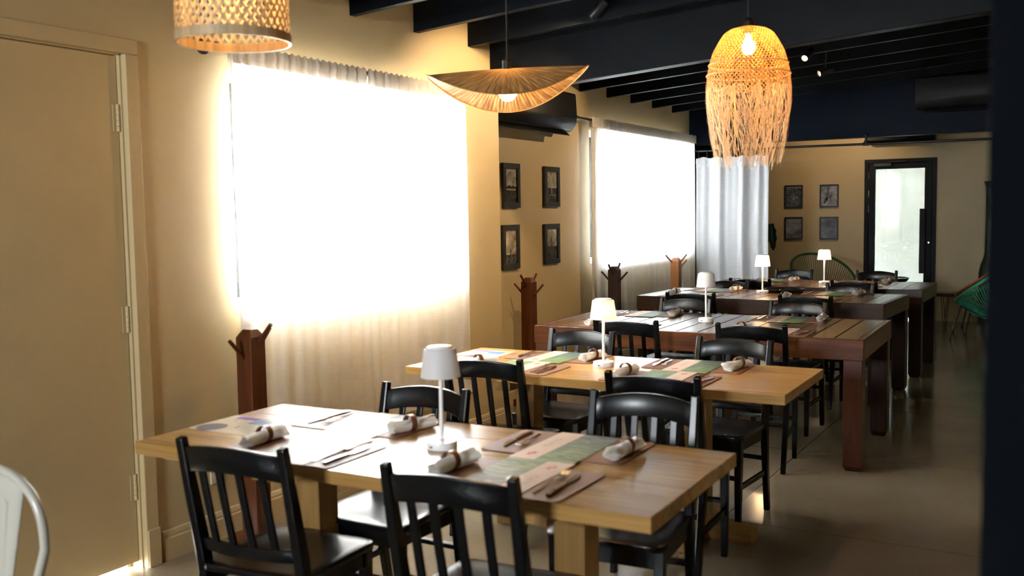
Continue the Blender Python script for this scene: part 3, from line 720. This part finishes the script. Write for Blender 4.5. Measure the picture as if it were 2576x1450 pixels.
def make_fork():
    m = MB()
    m.sweep([(0, -.095, .002), (0, -.05, .004), (0, .02, .008), (0, .045, .007)], [.013, .010, .006, .010], [.002, .002, .003, .002]) 
    m.sweep([(0, .045, .007), (0, .060, .005), (0, .068, .005)], [.010, .024, .025], .002)
    for k in range(4): x = -.0105+k*.007; m.sweep([(x, .066, .005), (x*.97, .085, .006), (x*.92, .108, .012)], [.004, .0035, .002], .0018)
    return m.build('fork', 'steel', bevel=.0006, seg=1)
def make_knife():
    m = MB()
    m.sweep([(0, -.11, .004), (0, -.06, .005), (0, .0, .004), (0, .01, .004)], [.015, .013, .010, .009], [.006, .007, .006, .004])
    m.sweep([(0, .01, .004), (.001, .03, .004), (.001, .07, .004), (-.002, .095, .004), (-.005, .112, .004)], [.010, .019, .020, .017, .006], .002)
    return m.build('knife', 'steel', bevel=.0008, seg=1)
def make_napkin(seed):
    rnd = random.Random(seed)
    t = bpy.data.objects.new('napkin_roll', None); COL.objects.link(t)
    L_ = .175; ph = [rnd.uniform(0, 6.28) for _ in range(4)]; ring_y = rnd.uniform(-.012, .012)
    turns = 2.3; fl = rnd.uniform(.8, 1.3)
    def fn(u, v):
        y = (v-.5)*L_; e = abs(y-ring_y)/.1
        base = .0225+.008*fl*min(1.3, e)**1.6*(1.25 if y > 0 else .8)
        a = 2*PI*turns*u+.5*math.sin(3*y*10+ph[0])
        rr = base*(.30+.70*u)*(1+.10*e*math.sin(5*a+ph[1])+.16*max(0, e-.3)*math.sin(3*a+ph[2]))
        flat = 1-.22*min(1, e)
        x = rr*math.cos(a)*(2-flat); z = rr*math.sin(a)*flat
        yy = y+(.010*math.sin(2*a+ph[3])*max(0, e-.5))
        return (x, yy, z+.024+.006*max(0, e-.4)*(1 if y > 0 else .3))
    m = MB().grid(fn, 56, 16)
    zmin = min(p[2] for p in m.v); m.v = [(p[0], p[1], p[2]-zmin) for p in m.v]
    m.build('cloth', 'napkin', t, smooth='all')
    g = MB(); n = 28
    def rg(u, v, k=[0]):
        a = 2*PI*u; q = [(.0262, -.011), (.0282, -.011), (.0282, .011), (.0262, .011), (.0262, -.011)][min(4, int(round(v*4)))]
        return (q[0]*math.cos(a)*1.02, ring_y+q[1], q[0]*math.sin(a)+.0285)
    g.grid(rg, n, 4, closed_u=True).build('ring', 'ring', t, smooth=True)
    return t
P_MAT, P_MENU, P_FORK, P_KNIFE = make_placemat(), make_menu(), make_fork(), make_knife()
P_NAP = [make_napkin(s) for s in (3, 8, 15)]
for o in (P_MAT, P_FORK, P_KNIFE): o['used'] = 0
USED = set()
def put(src, name_label, cat, group, loc, rot):
    if src.name in USED:
        o = dup(src, loc, 0, name_label, group, rot=rot)
    else:
        USED.add(src.name); o = src; o.location = loc; o.rotation_euler = rot
    if 'used' in o: del o['used']
    tag(o, name_label, cat, group); return o
rs = random.Random(5)
def setting(ti, side, e, cx, edge_y, z, trot=0, menu=True, nap=0, cut=True, pivot=None, mdx=0, mlen=None):
    """cx: world x of the mat centre; edge_y: y of the table edge; side near => diner faces +y"""
    base = 0 if side == 'near' else PI
    sgn = 1 if side == 'near' else -1
    T = Matrix.Identity(4)
    if pivot:   # table rotation about its centre
        T = Matrix.Translation((pivot[0], pivot[1], 0)) @ Matrix.Rotation(trot, 4, 'Z') @ Matrix.Translation((-pivot[0], -pivot[1], 0))
    def W(lx, ly, lz, r):   # local (x right of diner, y away from diner) -> world
        p = T @ Vector((cx+sgn*lx, edge_y+sgn*ly, z+lz)); return tuple(p), (0, 0, base+trot+r)
    seat = '%s side, %s of the %s' % (side, EN[e], TN[ti])
    j = lambda s: rs.uniform(-s, s)
    l, r = W(0+j(.008), .163, 0.0005, j(.02)); put(P_MAT, 'brown leather placemat, ' + seat, 'placemat', 'leather placemats', l, r)
    if menu:
        l, r = W(mdx, .188, .0038, j(.015)); put(P_MENU, 'leafy printed menu card, ' + seat, 'menu', 'leafy printed menus', l, r)
    if nap is not None:
        l, r = W((-.172 if side == 'near' else -.21)+j(.008), (.168 if side == 'near' else .19)+j(.02), .0036, R(rs.uniform(-22, 4))); put(P_NAP[nap], 'white napkin in brown ring, ' + seat, 'napkin', 'rolled napkins', l, r)
    if cut:
        l, r = W(.155+j(.006), .152, .0036, R(rs.uniform(-4, 10))); put(P_FORK, 'steel dinner fork, ' + seat, 'fork', 'dinner forks', l, r)
        l, r = W(.195+j(.006), .155, .0036, R(rs.uniform(-6, 4))); put(P_KNIFE, 'steel dinner knife, ' + seat, 'knife', 'dinner knives', l, r)
# nearest oak table (y 2.19 .. 2.905)
setting(0, 'near', 0, -2.120, 2.182, .75, mdx=.04, nap=0); setting(0, 'near', 1, -1.36, 2.182, .75, mdx=.014, nap=1)
setting(0, 'far', 0, -2.155, 2.915, .75, mdx=-.045, nap=2); setting(0, 'far', 1, -1.352, 2.915, .75, nap=0)
setting(1, 'near', 0, -2.30, 3.895, .75, nap=1); setting(1, 'near', 1, -1.545, 3.895, .75, nap=2)
setting(1, 'far', 0, -2.25, 4.62, .75, nap=0); setting(1, 'far', 1, -1.51, 4.62, .75, nap=1)
pv = (T3[0], T3[1])
setting(2, 'near', 0, -2.50, T3[1]-.535, T3[2], T3[5], pivot=pv, nap=2); setting(2, 'near', 1, -1.52, T3[1]-.535, T3[2], T3[5], pivot=pv, nap=0, mdx=.02)
setting(2, 'far', 0, -2.57, T3[1]+.52, T3[2], T3[5], pivot=pv, nap=1); setting(2, 'far', 1, -1.57, T3[1]+.52, T3[2], T3[5], pivot=pv, nap=2)
pv = (T4[0], T4[1])
setting(3, 'near', 0, -2.68, T4[1]-.45, T4[2], T4[5], pivot=pv, nap=0); setting(3, 'near', 1, -1.72, T4[1]-.45, T4[2], T4[5], pivot=pv, nap=1)
setting(3, 'far', 0, -2.70, T4[1]+.45, T4[2], T4[5], pivot=pv, nap=2); setting(3, 'far', 1, -1.66, T4[1]+.45, T4[2], T4[5], pivot=pv, nap=0)
pv = (T5[0], T5[1])
setting(4, 'near', 0, -2.55, T5[1]-.465, T5[2], T5[5], pivot=pv, nap=1); setting(4, 'near', 1, -1.66, T5[1]-.465, T5[2], T5[5], pivot=pv, nap=2, menu=False)
setting(4, 'far', 0, -2.53, T5[1]+.465, T5[2], T5[5], pivot=pv, nap=0); setting(4, 'far', 1, -1.66, T5[1]+.465, T5[2], T5[5], pivot=pv, nap=1, menu=False)

# laminated event sheets at the window ends of the two oak tables
def sheet_mat(name):
    m, nt, N, L, b = newmat(name)
    t = N.new('ShaderNodeTexCoord'); n = noise(N, L, t.outputs['Object'], 11, 2)
    r = ramp(N, [(.0, (.62, .56, .44)), (.64, (.62, .56, .44)), (.68, (.42, .25, .48)), (.8, (.35, .2, .45))]); L.new(n.outputs['Fac'], r.inputs[0])
    L.new(r.outputs[0], b.inputs['Base Color']); b.inputs['Roughness'].default_value = .12; return m
M['laminate'] = sheet_mat('laminated_print'); M['pblue'] = plain('blue_print', (.16, .27, .48), .15); M['pgrey'] = plain('slate_print', (.16, .17, .24), .15); M['ppurple'] = plain('purple_print', (.36, .20, .45), .15)
def lam(loc, rz, w, h, label):
    t = thing('laminated_sheet', label, 'flyer', loc, rz, 'laminated flyers')
    MB().prism(rrect(w, h, .006, 3), 'z', 0, .0015).build('sheet', 'laminate', t)
    MB().prism([(.055*math.cos(2*PI*k/20)-w*.27, .055*math.sin(2*PI*k/20)-h*.30) for k in range(20)], 'z', .0015, .0019).build('printed_disc', 'pgrey', t)
    MB().box(-.005, .085, h*.12, h*.36, .0015, .0019).build('printed_block', 'pblue', t)
    MB().box(-.11, -.01, h*.30, h*.45, .0015, .0018).build('printed_patch', 'ppurple', t)
    return t
lam((-2.555, 2.535, .7505), R(0), .30, .235, 'laminated printed flyer at window end of the nearest oak table')
lam((-2.66, 4.38, .7505), R(3), .24, .30, 'laminated printed flyer at window end of the second oak table')

# round tray
t = thing('round_tray', 'large round black tray with cutlery behind a lit lamp', 'tray', (-2.07, 8.395, T4[2]))
MB().lathe([(.0, .004), (.135, .004), (.150, .012), (.172, .03), (.178, .03), (.153, .002), (.145, 0), (0, 0)], 40, cap0=False, cap1=False).build('dish', 'tray', t, smooth=True)
for k, (x, y, a) in enumerate(((-.026, -.032, .95), (.0, .004, .95), (.026, .04, .95))):
    s = P_KNIFE if k else P_FORK
    o = put(s, ['steel fork lying in the round black tray', 'inner steel knife lying in the round black tray', 'outer steel knife lying in the round black tray'][k], ['fork', 'knife', 'knife'][k], 'cutlery in the tray', (-2.07+x, 8.395+y, T4[2]+.0052), (0, 0, a))

# ---------------------------------------------------------------- table lamps
def table_lamp(loc, on, label):
    t = thing('table_lamp', label, 'lamp', loc, rs.uniform(-.4, .1), 'white cordless table lamps')
    MB().lathe([(0, 0), (.049, 0), (.050, .003), (.050, .021), (.048, .024), (.012, .026), (.008, .032), (0, .032)], 32, cap0=False, cap1=False).build('base', 'white', t, smooth=True)
    MB().lathe([(.0065, .03), (.0065, .245)], 14).build('stem', 'white', t, smooth=True)
    sm = 'shade_off' if on == 0 else 'shade_on'
    MB().lathe([(.064, .230), (.052, .318), (.050, .321), (.042, .322), (.041, .319), (.0485, .317), (.062, .231), (.064, .230)], 40, cap0=False, cap1=False).build('shade', sm, t, smooth=True)
    MB().lathe([(0, .317), (.041, .318), (.041, .326), (.038, .328), (0, .328)], 32, cap0=False, cap1=False).build('cap', 'white', t, smooth=True)
    MB().lathe([(0, .2425), (.019, .244), (.019, .256), (.012, .262), (0, .262)], 16, cap0=False, cap1=False).build('led_head', 'white' if on == 0 else ('bulb_small' if on > 1 else 'bulb_dim'), t, smooth=True)
    MB().box(-.0055, .0055, -.0507, -.0485, .008, .0125).build('charge_port', 'cord', t)
table_lamp((-1.719, 2.567, .7505), 0, 'unlit white cordless lamp on the nearest oak table')
table_lamp((-1.919, 4.281, .7505), 1, 'softly glowing white lamp on the second oak table')
table_lamp((-2.05, 6.23, T3[2]+.0005), 0, 'unlit white lamp on the reddish plank table')
table_lamp((-2.205, 8.20, T4[2]+.0005), 2, 'bright lit lamp in front of the round black tray')
table_lamp((-1.98, 9.56, T5[2]+.0005), 2, 'bright lit lamp on the rearmost plank table')

# ---------------------------------------------------------------- coat racks
def coat_rack(loc, rz, mat, label, pegs, hgt=1.0):
    t = thing('coat_rack', label, 'coat rack', loc, rz, 'square post coat racks')
    s = .045; vv = []; ff = []
    for r_, z in ((s*1.04, .0), (s, hgt-.035), (s*.52, hgt)):
        for i, j in ((-1,-1),(1,-1),(1,1),(-1,1)): vv.append((i*r_, j*r_, z))
    for lv in range(2):
        for j in range(4): ff.append((lv*4+j, lv*4+(j+1) % 4, lv*4+4+(j+1) % 4, lv*4+4+j))
    ff += [(3,2,1,0), (8,9,10,11)]
    MB().add(vv, ff).build('post', mat, t, bevel=.003)
    for (dx, dy), z in pegs:
        d = Vector((dx, dy, 0)).normalized()
        a = d*(s-.006)+Vector((0, 0, z)); b = a+(d+Vector((0, 0, 1.05))).normalized()*.125
        MB().tube([a, b], .0085, 10).build('peg', mat, t, smooth=True)
    for dx, dy in ((1, 0), (-1, 0), (0, 1), (0, -1)):
        m = MB(); a0, a1 = s+.001, .135
        if dx: m.box(min(dx*a0, dx*a1), max(dx*a0, dx*a1), -.035, .035, 0, .055)
        else: m.box(-.035, .035, min(dy*a0, dy*a1), max(dy*a0, dy*a1), 0, .055)
        m.build('foot', mat, t, bevel=.004)
coat_rack((-3.145, 3.185, 0), 0, 'rackred', 'red-brown coat rack between the door and near curtain', [((0, -1), .87), ((1, 0), .935), ((0, 1), .90)])
coat_rack((-3.545, 6.53, 0), 0, 'rackred', 'red-brown coat rack below the four photographs', [((0, -1), .935), ((-1, 0), .86), ((1, 0), .86), ((0, 1), .93)])
coat_rack((-3.50, 8.06, 0), 0, 'rackdark', 'dark walnut coat rack at left edge of far curtain', [((0, -1), .93), ((-1, 0), .86), ((1, 0), .86), ((0, 1), .93)])
coat_rack((-3.50, 9.66, 0), 0, 'racklight', 'light orange coat rack in front of the far curtain', [((-.75, -1), .94), ((1, -.2), .89), ((.9, 1), .94)])

# ---------------------------------------------------------------- pendant lamps
def pendant_cord(t, z0, z1):
    MB().tube([(0, 0, z0), (0, 0, z1)], .0045, 8).build('cord', 'cord', t)
    MB().lathe([(0, z1-.025), (.045, z1-.025), (.05, z1-.005), (.05, z1), (0, z1)], 20, cap0=False, cap1=False).build('ceiling_cup', 'cord', t, smooth=True)
def bulb(t, z, r, mat):
    MB().lathe([(.0, -r*1.25), (r*.5, -r*1.1), (r*.87, -r*.6), (r, 0), (r*.85, r*.55), (r*.45, r*1.1), (.013, r*1.45), (.013, r*1.7)], 20, (0, 0, z), cap0=False).build('bulb', mat, t, smooth=True)
# cylinder of woven bamboo
bx, by, bz, br, bh = -2.395, 2.40, 2.068, .182, .30
t = thing('bamboo_pendant', 'bamboo lattice drum pendant hanging near the door', 'pendant lamp', (bx, by, bz))
MB().lathe([(br-.004, 0), (br+.005, 0), (br+.005, .030), (br-.004, .030), (br-.004, 0)], 48, cap0=False, cap1=False).build('rim', 'bamboo', t, smooth=True)
MB().lathe([(br-.006, bh-.02), (br+.004, bh-.02), (br+.004, bh), (br-.006, bh), (br-.006, bh-.02)], 48, cap0=False, cap1=False).build('rim', 'bamboo', t, smooth=True)
lt = MB(); ns = 40
for d in (1, -1):
    for k in range(ns):
        pts = []
        a0 = 2*PI*k/ns
        for q in range(9):
            a = a0+d*q/8*1.0; r_ = br+.0012*d*(1 if (q % 2) else -1)
            pts.append((a, r_, .012+q/8*(bh-.02)))
        vv = []
        w = .0042
        for a, r_, z in pts:
            vv.append((r_*math.cos(a-d*w/br*.9), r_*math.sin(a-d*w/br*.9), z+w*.5)); vv.append((r_*math.cos(a+d*w/br*.9), r_*math.sin(a+d*w/br*.9), z-w*.5))
        lt.add(vv, [(2*i, 2*i+1, 2*i+3, 2*i+2) for i in range(8)])
o = lt.build('lattice', 'bamboo', t); o['kind'] = 'stuff'
sp = MB()
for k in range(3): a = 2*PI*k/3; sp.tube([(0, 0, bh-.01), (br*math.cos(a), br*math.sin(a), bh-.01)], .003, 6)
sp.build('spider', 'cord', t)
MB().lathe([(.02, bh-.06), (.02, bh+.01)], 16).build('socket', 'cord', t, smooth=True)
bulb(t, bh-.10, .032, 'bulb_bamboo'); pendant_cord(t, bh, zr(bx)+.165-bz)
# wavy raffia hat
lx_, ly_, lz_ = -2.268, 4.0, 2.172; LR = .375
ang = math.atan2(-lx_, -ly_) ; vd = Vector((lx_, ly_, 0)).normalized(); ax = math.atan2(vd.y, vd.x)
t = thing('raffia_pendant', 'wavy raffia hat pendant over the second oak table', 'pendant lamp', (lx_, ly_, lz_), ax)
NR = 110
def hat(off):
    def fn(u, v):
        a = 2*PI*u; r_ = .02+(LR-.02)*v
        s = math.cos(a)**2
        drop = .162*(r_/LR)**1.25*s + (.030 if math.sin(a) > 0 else -.004)*abs(math.sin(a))**1.5*(r_/LR)
        drop += .012*math.exp(-((v-.0)/.08)**2)*0
        rib = .0085*v*(1-v)*math.cos(NR*a)
        return (r_*math.cos(a), r_*math.sin(a), -drop+rib-.006+off)
    return fn
MB().grid(hat(0), NR*4, 22, closed_u=True).build('brim', 'hat', t, smooth='all')
MB().tube([hat(0)(k/120, 1.0) for k in range(120)], .0035, 6, closed=True).build('rim_wire', 'raffia', t, smooth=True)
MB().lathe([(.024, -.012), (.024, .028), (.020, .032), (.008, .034), (.006, .05)], 18).build('socket', 'cord', t, smooth=True)
bulb(t, -.098, .048, 'bulb_leaf'); MB().lathe([(.013, -.04), (.016, -.006)], 14).build('bulb_neck', 'cord', t)
pendant_cord(t, .04, zr(lx_)+.165-lz_)
# fringed raffia lantern
fx, fy, ft = -1.222, 4.30, 2.292; k_ = 1/568
t = thing('fringed_pendant', 'tall fringed raffia lantern pendant glowing orange', 'pendant lamp', (fx, fy, ft))
prof = [(0, 10), (2, 36), (15, 59), (34, 72), (61, 87), (88, 95), (115, 101), (142, 103), (182, 104), (222, 99), (250, 95), (290, 90)]
def rad(d):
    for (a, b), (c, e) in zip(prof, prof[1:]):
        if a <= d <= c: return (b+(e-b)*(d-a)/(c-a))*k_
    return prof[-1][1]*k_
wv = MB(); ns = 54
for d in (1, -1):
    for k in range(ns):
        vv = []; n = 26; w = .0030
        for q in range(n+1):
            dep = 1+q/n*(150-1); a = 2*PI*k/ns+d*dep/150*1.5; r_ = rad(dep)+.0015*d*(1 if q % 2 else -1); s_ = w*min(1, r_/.1+.2)
            da = s_/max(r_, .02)
            vv.append((r_*math.cos(a-da), r_*math.sin(a-da), -dep*k_)); vv.append((r_*math.cos(a+da), r_*math.sin(a+da), -dep*k_))
        wv.add(vv, [(2*i, 2*i+1, 2*i+3, 2*i+2) for i in range(n)])
o = wv.build('woven_dome', 'raffia', t); o['kind'] = 'stuff'
for dep in (92, 118): MB().tube([((rad(dep)+.003)*math.cos(2*PI*j/48), (rad(dep)+.003)*math.sin(2*PI*j/48), -dep*k_) for j in range(48)], .0028, 6, closed=True).build('hoop', 'fringe', t, smooth=True)
fg = MB(); rf = random.Random(3)
for k in range(360):
    a = rf.uniform(0, 2*PI); d0 = rf.uniform(120, 158); d1 = rf.uniform(215, 350) if rf.random() < .55 else rf.uniform(300, 355); sw = rf.gauss(0, .42); n = 6
    pts = []
    for q in range(n+1):
        dep = d0+(d1-d0)*q/n; aa = a+sw*q/n
        rr = (rad(min(dep, 290)) if dep < 290 else rad(290)-(dep-290)*k_*.25)+rf.uniform(-.006, .004)+(.012*rf.random()*q/n if rf.random() < .1 else 0)
        pts.append((rr*math.cos(aa), rr*math.sin(aa), -dep*k_))
    vv = []; w = rf.uniform(.0011, .0024)
    for p in pts:
        r0 = math.hypot(p[0], p[1]); tx, ty = -p[1]/r0, p[0]/r0; tw = rf.uniform(.3, 1)
        vv.append((p[0]-tx*w*tw, p[1]-ty*w*tw, p[2])); vv.append((p[0]+tx*w*tw, p[1]+ty*w*tw, p[2]+w*.3))
    fg.add(vv, [(2*i, 2*i+1, 2*i+3, 2*i+2) for i in range(n)])
o = fg.build('fringe', 'fringe', t); o['kind'] = 'stuff'
MB().lathe([(.022, -.03), (.022, .02), (.016, .032), (.006, .04)], 16).build('socket', 'cord', t, smooth=True)
bulb(t, -.085, .030, 'bulb'); pendant_cord(t, .04, zr(fx)+.165-ft)

# ---------------------------------------------------------------- ceiling spot lights
def spot(loc, target, power, size, label, lens=True, blend=.6, colr=(1, .72, .42)):
    t = thing('spot_light', label, 'spot light', loc)
    d = (Vector(target)-Vector(loc)).normalized(); q = d.to_track_quat('-Z', 'Y')
    can = MB(); can.lathe([(0, .07), (.026, .07), (.028, .06), (.028, -.055), (.022, -.055), (.022, -.035), (0, -.035)], 24, cap0=False, cap1=False)
    o = can.build('can', 'blackmetal', t, smooth=True); o.rotation_mode = 'QUATERNION'; o.rotation_quaternion = q
    o = MB().lathe([(0, -.036), (.0215, -.036), (.0215, -.033), (0, -.033)], 20, cap0=False, cap1=False).build('lens', 'bulb_spot', t, smooth=True); o.rotation_mode = 'QUATERNION'; o.rotation_quaternion = q
    MB().tube([(0, 0, .0), (0, .035, .02), (0, .035, .10), (0, .035, zr(loc[0])+.165-loc[2])], .006, 8).build('stem', 'blackmetal', t, smooth=True)
    l = bpy.data.lights.new('spot_beam', 'SPOT'); l.energy = power; l.color = colr; l.spot_size = R(size); l.spot_blend = blend; l.shadow_soft_size = .02
    lo = bpy.data.objects.new('spot_beam', l); COL.objects.link(lo); lo.parent = t; lo.location = d*.06; lo.rotation_mode = 'QUATERNION'; lo.rotation_quaternion = q
spot((-2.44, 5.40, 2.69), (-3.5, 5.42, 1.75), 60, 100, 'black spot light on the beam above the raffia hat')
spot((-1.75, 8.41, 2.62), (-3.75, 6.75, 1.6), 75, 75, 'black spot light turned to the window among far rafters')
spot((-1.62, 7.20, 2.585), (-2.0, 5.6, 1.5), 2.5, 60, 'lit spot light facing the camera among far rafters')
spot((-2.55, 12.55, 2.60), (-2.60, 13.7, 2.0), 18, 100, 'spot light aimed at photos on the back wall')

# ---------------------------------------------------------------- lounge furniture
def acapulco(loc, rz, cmat, label, s=1.0):
    t = thing('string_chair', label, 'chair', loc, rz, 'lounge string chairs')
    # local: front toward +y. egg rim: low front, high back
    def rim(u):
        a = 2*PI*u; w = .37*(1+.12*math.cos(a)); return Vector((w*math.sin(a)*s, (-.42*math.cos(a)*(.90))*s, (.68+.26*math.cos(a))*s))
    def hub(u):
        a = 2*PI*u; return Vector((.12*math.sin(a)*s, (-.05-.10*math.cos(a))*s, (.29+.06*math.cos(a))*s))
    MB().tube([rim(k/64) for k in range(64)], .016, 8, closed=True).build('rim', cmat, t, smooth=True)
    MB().tube([hub(k/32) for k in range(32)], .008, 6, closed=True).build('hub_ring', 'blackmetal', t, smooth=True)
    c = MB()
    for k in range(84):
        p, q = rim(k/84), hub(k/84); mid = (p+q)/2+Vector((0, -.02, -.05*s)); c.tube([p, mid, q], .0036, 4, cap=False)
    o = c.build('cords', cmat, t); o['kind'] = 'stuff'
    for sx in (-1, 1):
        MB().tube([(sx*.20*s, .27*s, .38*s), (sx*.27*s, .36*s, .02), (sx*.27*s, .362*s, .0)], .008, 8).build('leg', 'blackmetal', t, smooth=True)
        MB().tube([(sx*.14*s, -.12*s, .33*s), (sx*.27*s, -.34*s, .02), (sx*.27*s, -.342*s, .0)], .008, 8).build('leg', 'blackmetal', t, smooth=True)
        for yy in (.361, -.341): MB().lathe([(0, 0), (.014, .001), (.018, .014), (.014, .028), (0, .03)], 10, (sx*.27*s, yy*s, 0), cap0=False, cap1=False).build('foot_cap', 'cord', t, smooth=True)
    MB().tube([(-.20*s, .27*s, .38*s), (-.14*s, .08*s, .27*s), (-.14*s, -.12*s, .26*s), (.14*s, -.12*s, .26*s), (.14*s, .08*s, .27*s), (.20*s, .27*s, .38*s)], .008, 8).build('base_frame', 'blackmetal', t, smooth=True)
M['cgreen'] = plain('green_cord', (.035, .105, .026), .4); M['cturq'] = plain('turquoise_cord', (.020, .34, .19), .4)
M['corange'] = plain('rust_cord', (.30, .085, .030), .4); M['cred'] = plain('red_cord', (.55, .04, .03), .4)
acapulco((-2.42, 11.75, 0), R(-140), 'cgreen', 'green string lounge chair behind the rearmost table')
acapulco((-.66, 11.95, 0), R(78), 'cturq', 'turquoise string lounge chair at the right of the lounge')
acapulco((-.73, 12.82, 0), R(84), 'corange', 'rust orange string lounge chair behind the turquoise one', 1.0)
acapulco((-3.52, 11.85, 0), R(-100), 'cred', 'red string lounge chair mostly behind the white curtain')
# live-edge side table on hairpin legs
t = thing('side_table', 'live-edge wooden side table on black hairpin legs', 'side table', (-1.36, 12.95, 0))
ed = [(-.24, -.17), (-.1, -.20), (.05, -.16), (.15, -.19), (.235, -.15), (.24, .1), (.22, .19), (.05, .16), (-.1, .2), (-.23, .17)]
MB().prism(ed, 'z', .395, .44).build('slab_top', 'redx', t, bevel=.008)
for x, y in ((.12, -.12), (-.16, -.12), (.12, .12), (-.16, .12)):
    MB().tube([(x-.035, y, .395), (x-.005, y, .012), (x, y, .005), (x+.005, y, .012), (x+.035, y, .395)], .005, 6).build('hairpin_leg', 'blackmetal', t, smooth=True)
# round dark cafe table near the door
t = thing('round_side_table', 'round black lounge table in front of the glass door', 'side table', (-1.88, 12.38, 0))
MB().lathe([(0, .60), (.27, .60), (.285, .615), (.30, .64), (.29, .645), (.27, .63), (0, .628)], 36, cap0=False, cap1=False).build('tabletop', 'black', t, smooth=True)
MB().lathe([(.02, .02), (.02, .60)], 14).build('column', 'blackmetal', t, smooth=True)
MB().lathe([(0, 0), (.18, 0), (.18, .012), (.03, .03), (0, .03)], 28, cap0=False, cap1=False).build('base', 'blackmetal', t, smooth=True)
# large green bottle
t = thing('giant_bottle', 'tall dark green bottle ornament against the back wall', 'ornament', (-.775, 13.42, 0))
MB().lathe([(0, 0), (.13, 0), (.14, .02), (.14, .55), (.135, .66), (.115, .76), (.085, .84), (.072, .90), (.068, 1.30), (.068, 1.66), (.075, 1.72), (.092, 1.77), (.092, 1.785), (.06, 1.785), (.058, 1.6), (0, 1.6)], 36, cap0=False, cap1=False).build('vessel', 'bottle', t, smooth=True)
# potted plant
t = thing('potted_plant', 'dark leafy potted plant partly behind the white curtain', 'plant', (-3.62, 13.15, 0))
MB().lathe([(0, 0), (.12, 0), (.16, .30), (.165, .32), (.15, .32), (.14, .28), (0, .28)], 28, cap0=False, cap1=False).build('pot', 'pot', t, smooth=True)
def leaf(base, tip0, w, l, rot):
    MB().tube([base, ((base[0]+tip0[0])/2-.01, (base[1]+tip0[1])/2, (base[2]+tip0[2])/2+.05), tip0], .006, 6).build('stem', 'plant', t, smooth=True)
    def fn(u, v):
        ww = w*(math.sin(PI*min(1, v*.86+.12))**.7)*(1+.12*math.cos(v*22))*(1-.15*v); x = (u-.5)*2*ww
        return (x, -.06*abs(u-.5)*2*.4-.05*v*v, l*(.22-v))
    o = MB().grid(fn, 8, 14).build('leaf', 'plant', t, smooth='all'); o.location = tip0; o.rotation_euler = rot
leaf((0, 0, .27), (.205, .0, 1.21), .062, .36, (0, R(-6), R(10)))
leaf((0, 0, .27), (-.15, .05, 1.05), .10, .34, (0, R(12), R(-25)))
leaf((0, 0, .27), (.02, -.1, .85), .10, .30, (R(-20), 0, R(15)))

# ---------------------------------------------------------------- white metal cafe chair, bottom left
t = thing('metal_cafe_chair', 'cream enamelled metal cafe chair at the lower left corner', 'chair', (-2.445, 1.53, 0), R(180))
bk = []
for k in range(25):
    a = PI*k/24; bk.append((-.195*math.cos(a)*(1.0), -.0, .66+.19*math.sin(a)**.75))
fr_ = [(-.150, .045, .44), (-.165, .03, .50), (-.185, .012, .60)]+bk+[(.185, .012, .60), (.165, .03, .50), (.150, .045, .44)]
MB().tube(fr_, .0125, 12).build('back_frame', 'whitepaint', t, smooth=True)
def spl(u, v):
    z = .44+.395*v; w = .055+.060*v
    return ((u-.5)*2*w, .035*(1-v)-.008+.012*(2*u-1)**2*0, z)
MB().grid(spl, 6, 10).build('splat', 'whitepaint', t, smooth='all').modifiers.new('thick', 'SOLIDIFY').thickness = .004
MB().tube([(-.045, -.001, .76), (-.036, .014, .56), (-.028, .024, .5), (.028, .024, .5), (.036, .014, .56), (.045, -.001, .76), (.02, -.006, .785), (-.02, -.006, .785)], .0028, 6, closed=True).build('embossed_rib', 'whitepaint', t, smooth=True)
MB().prism(rrect(.36, .36, .05), 'z', .432, .445).build('seat', 'whitepaint', t, loc=(0, .215, 0), bevel=.004)
for sx in (-1, 1):
    for y0, y1 in ((.06, -.02), (.37, .43)):
        MB().sweep([(sx*.15, y0, .434), (sx*.20, y1, 0)], .034, .03).build('leg', 'whitepaint', t, bevel=.004)
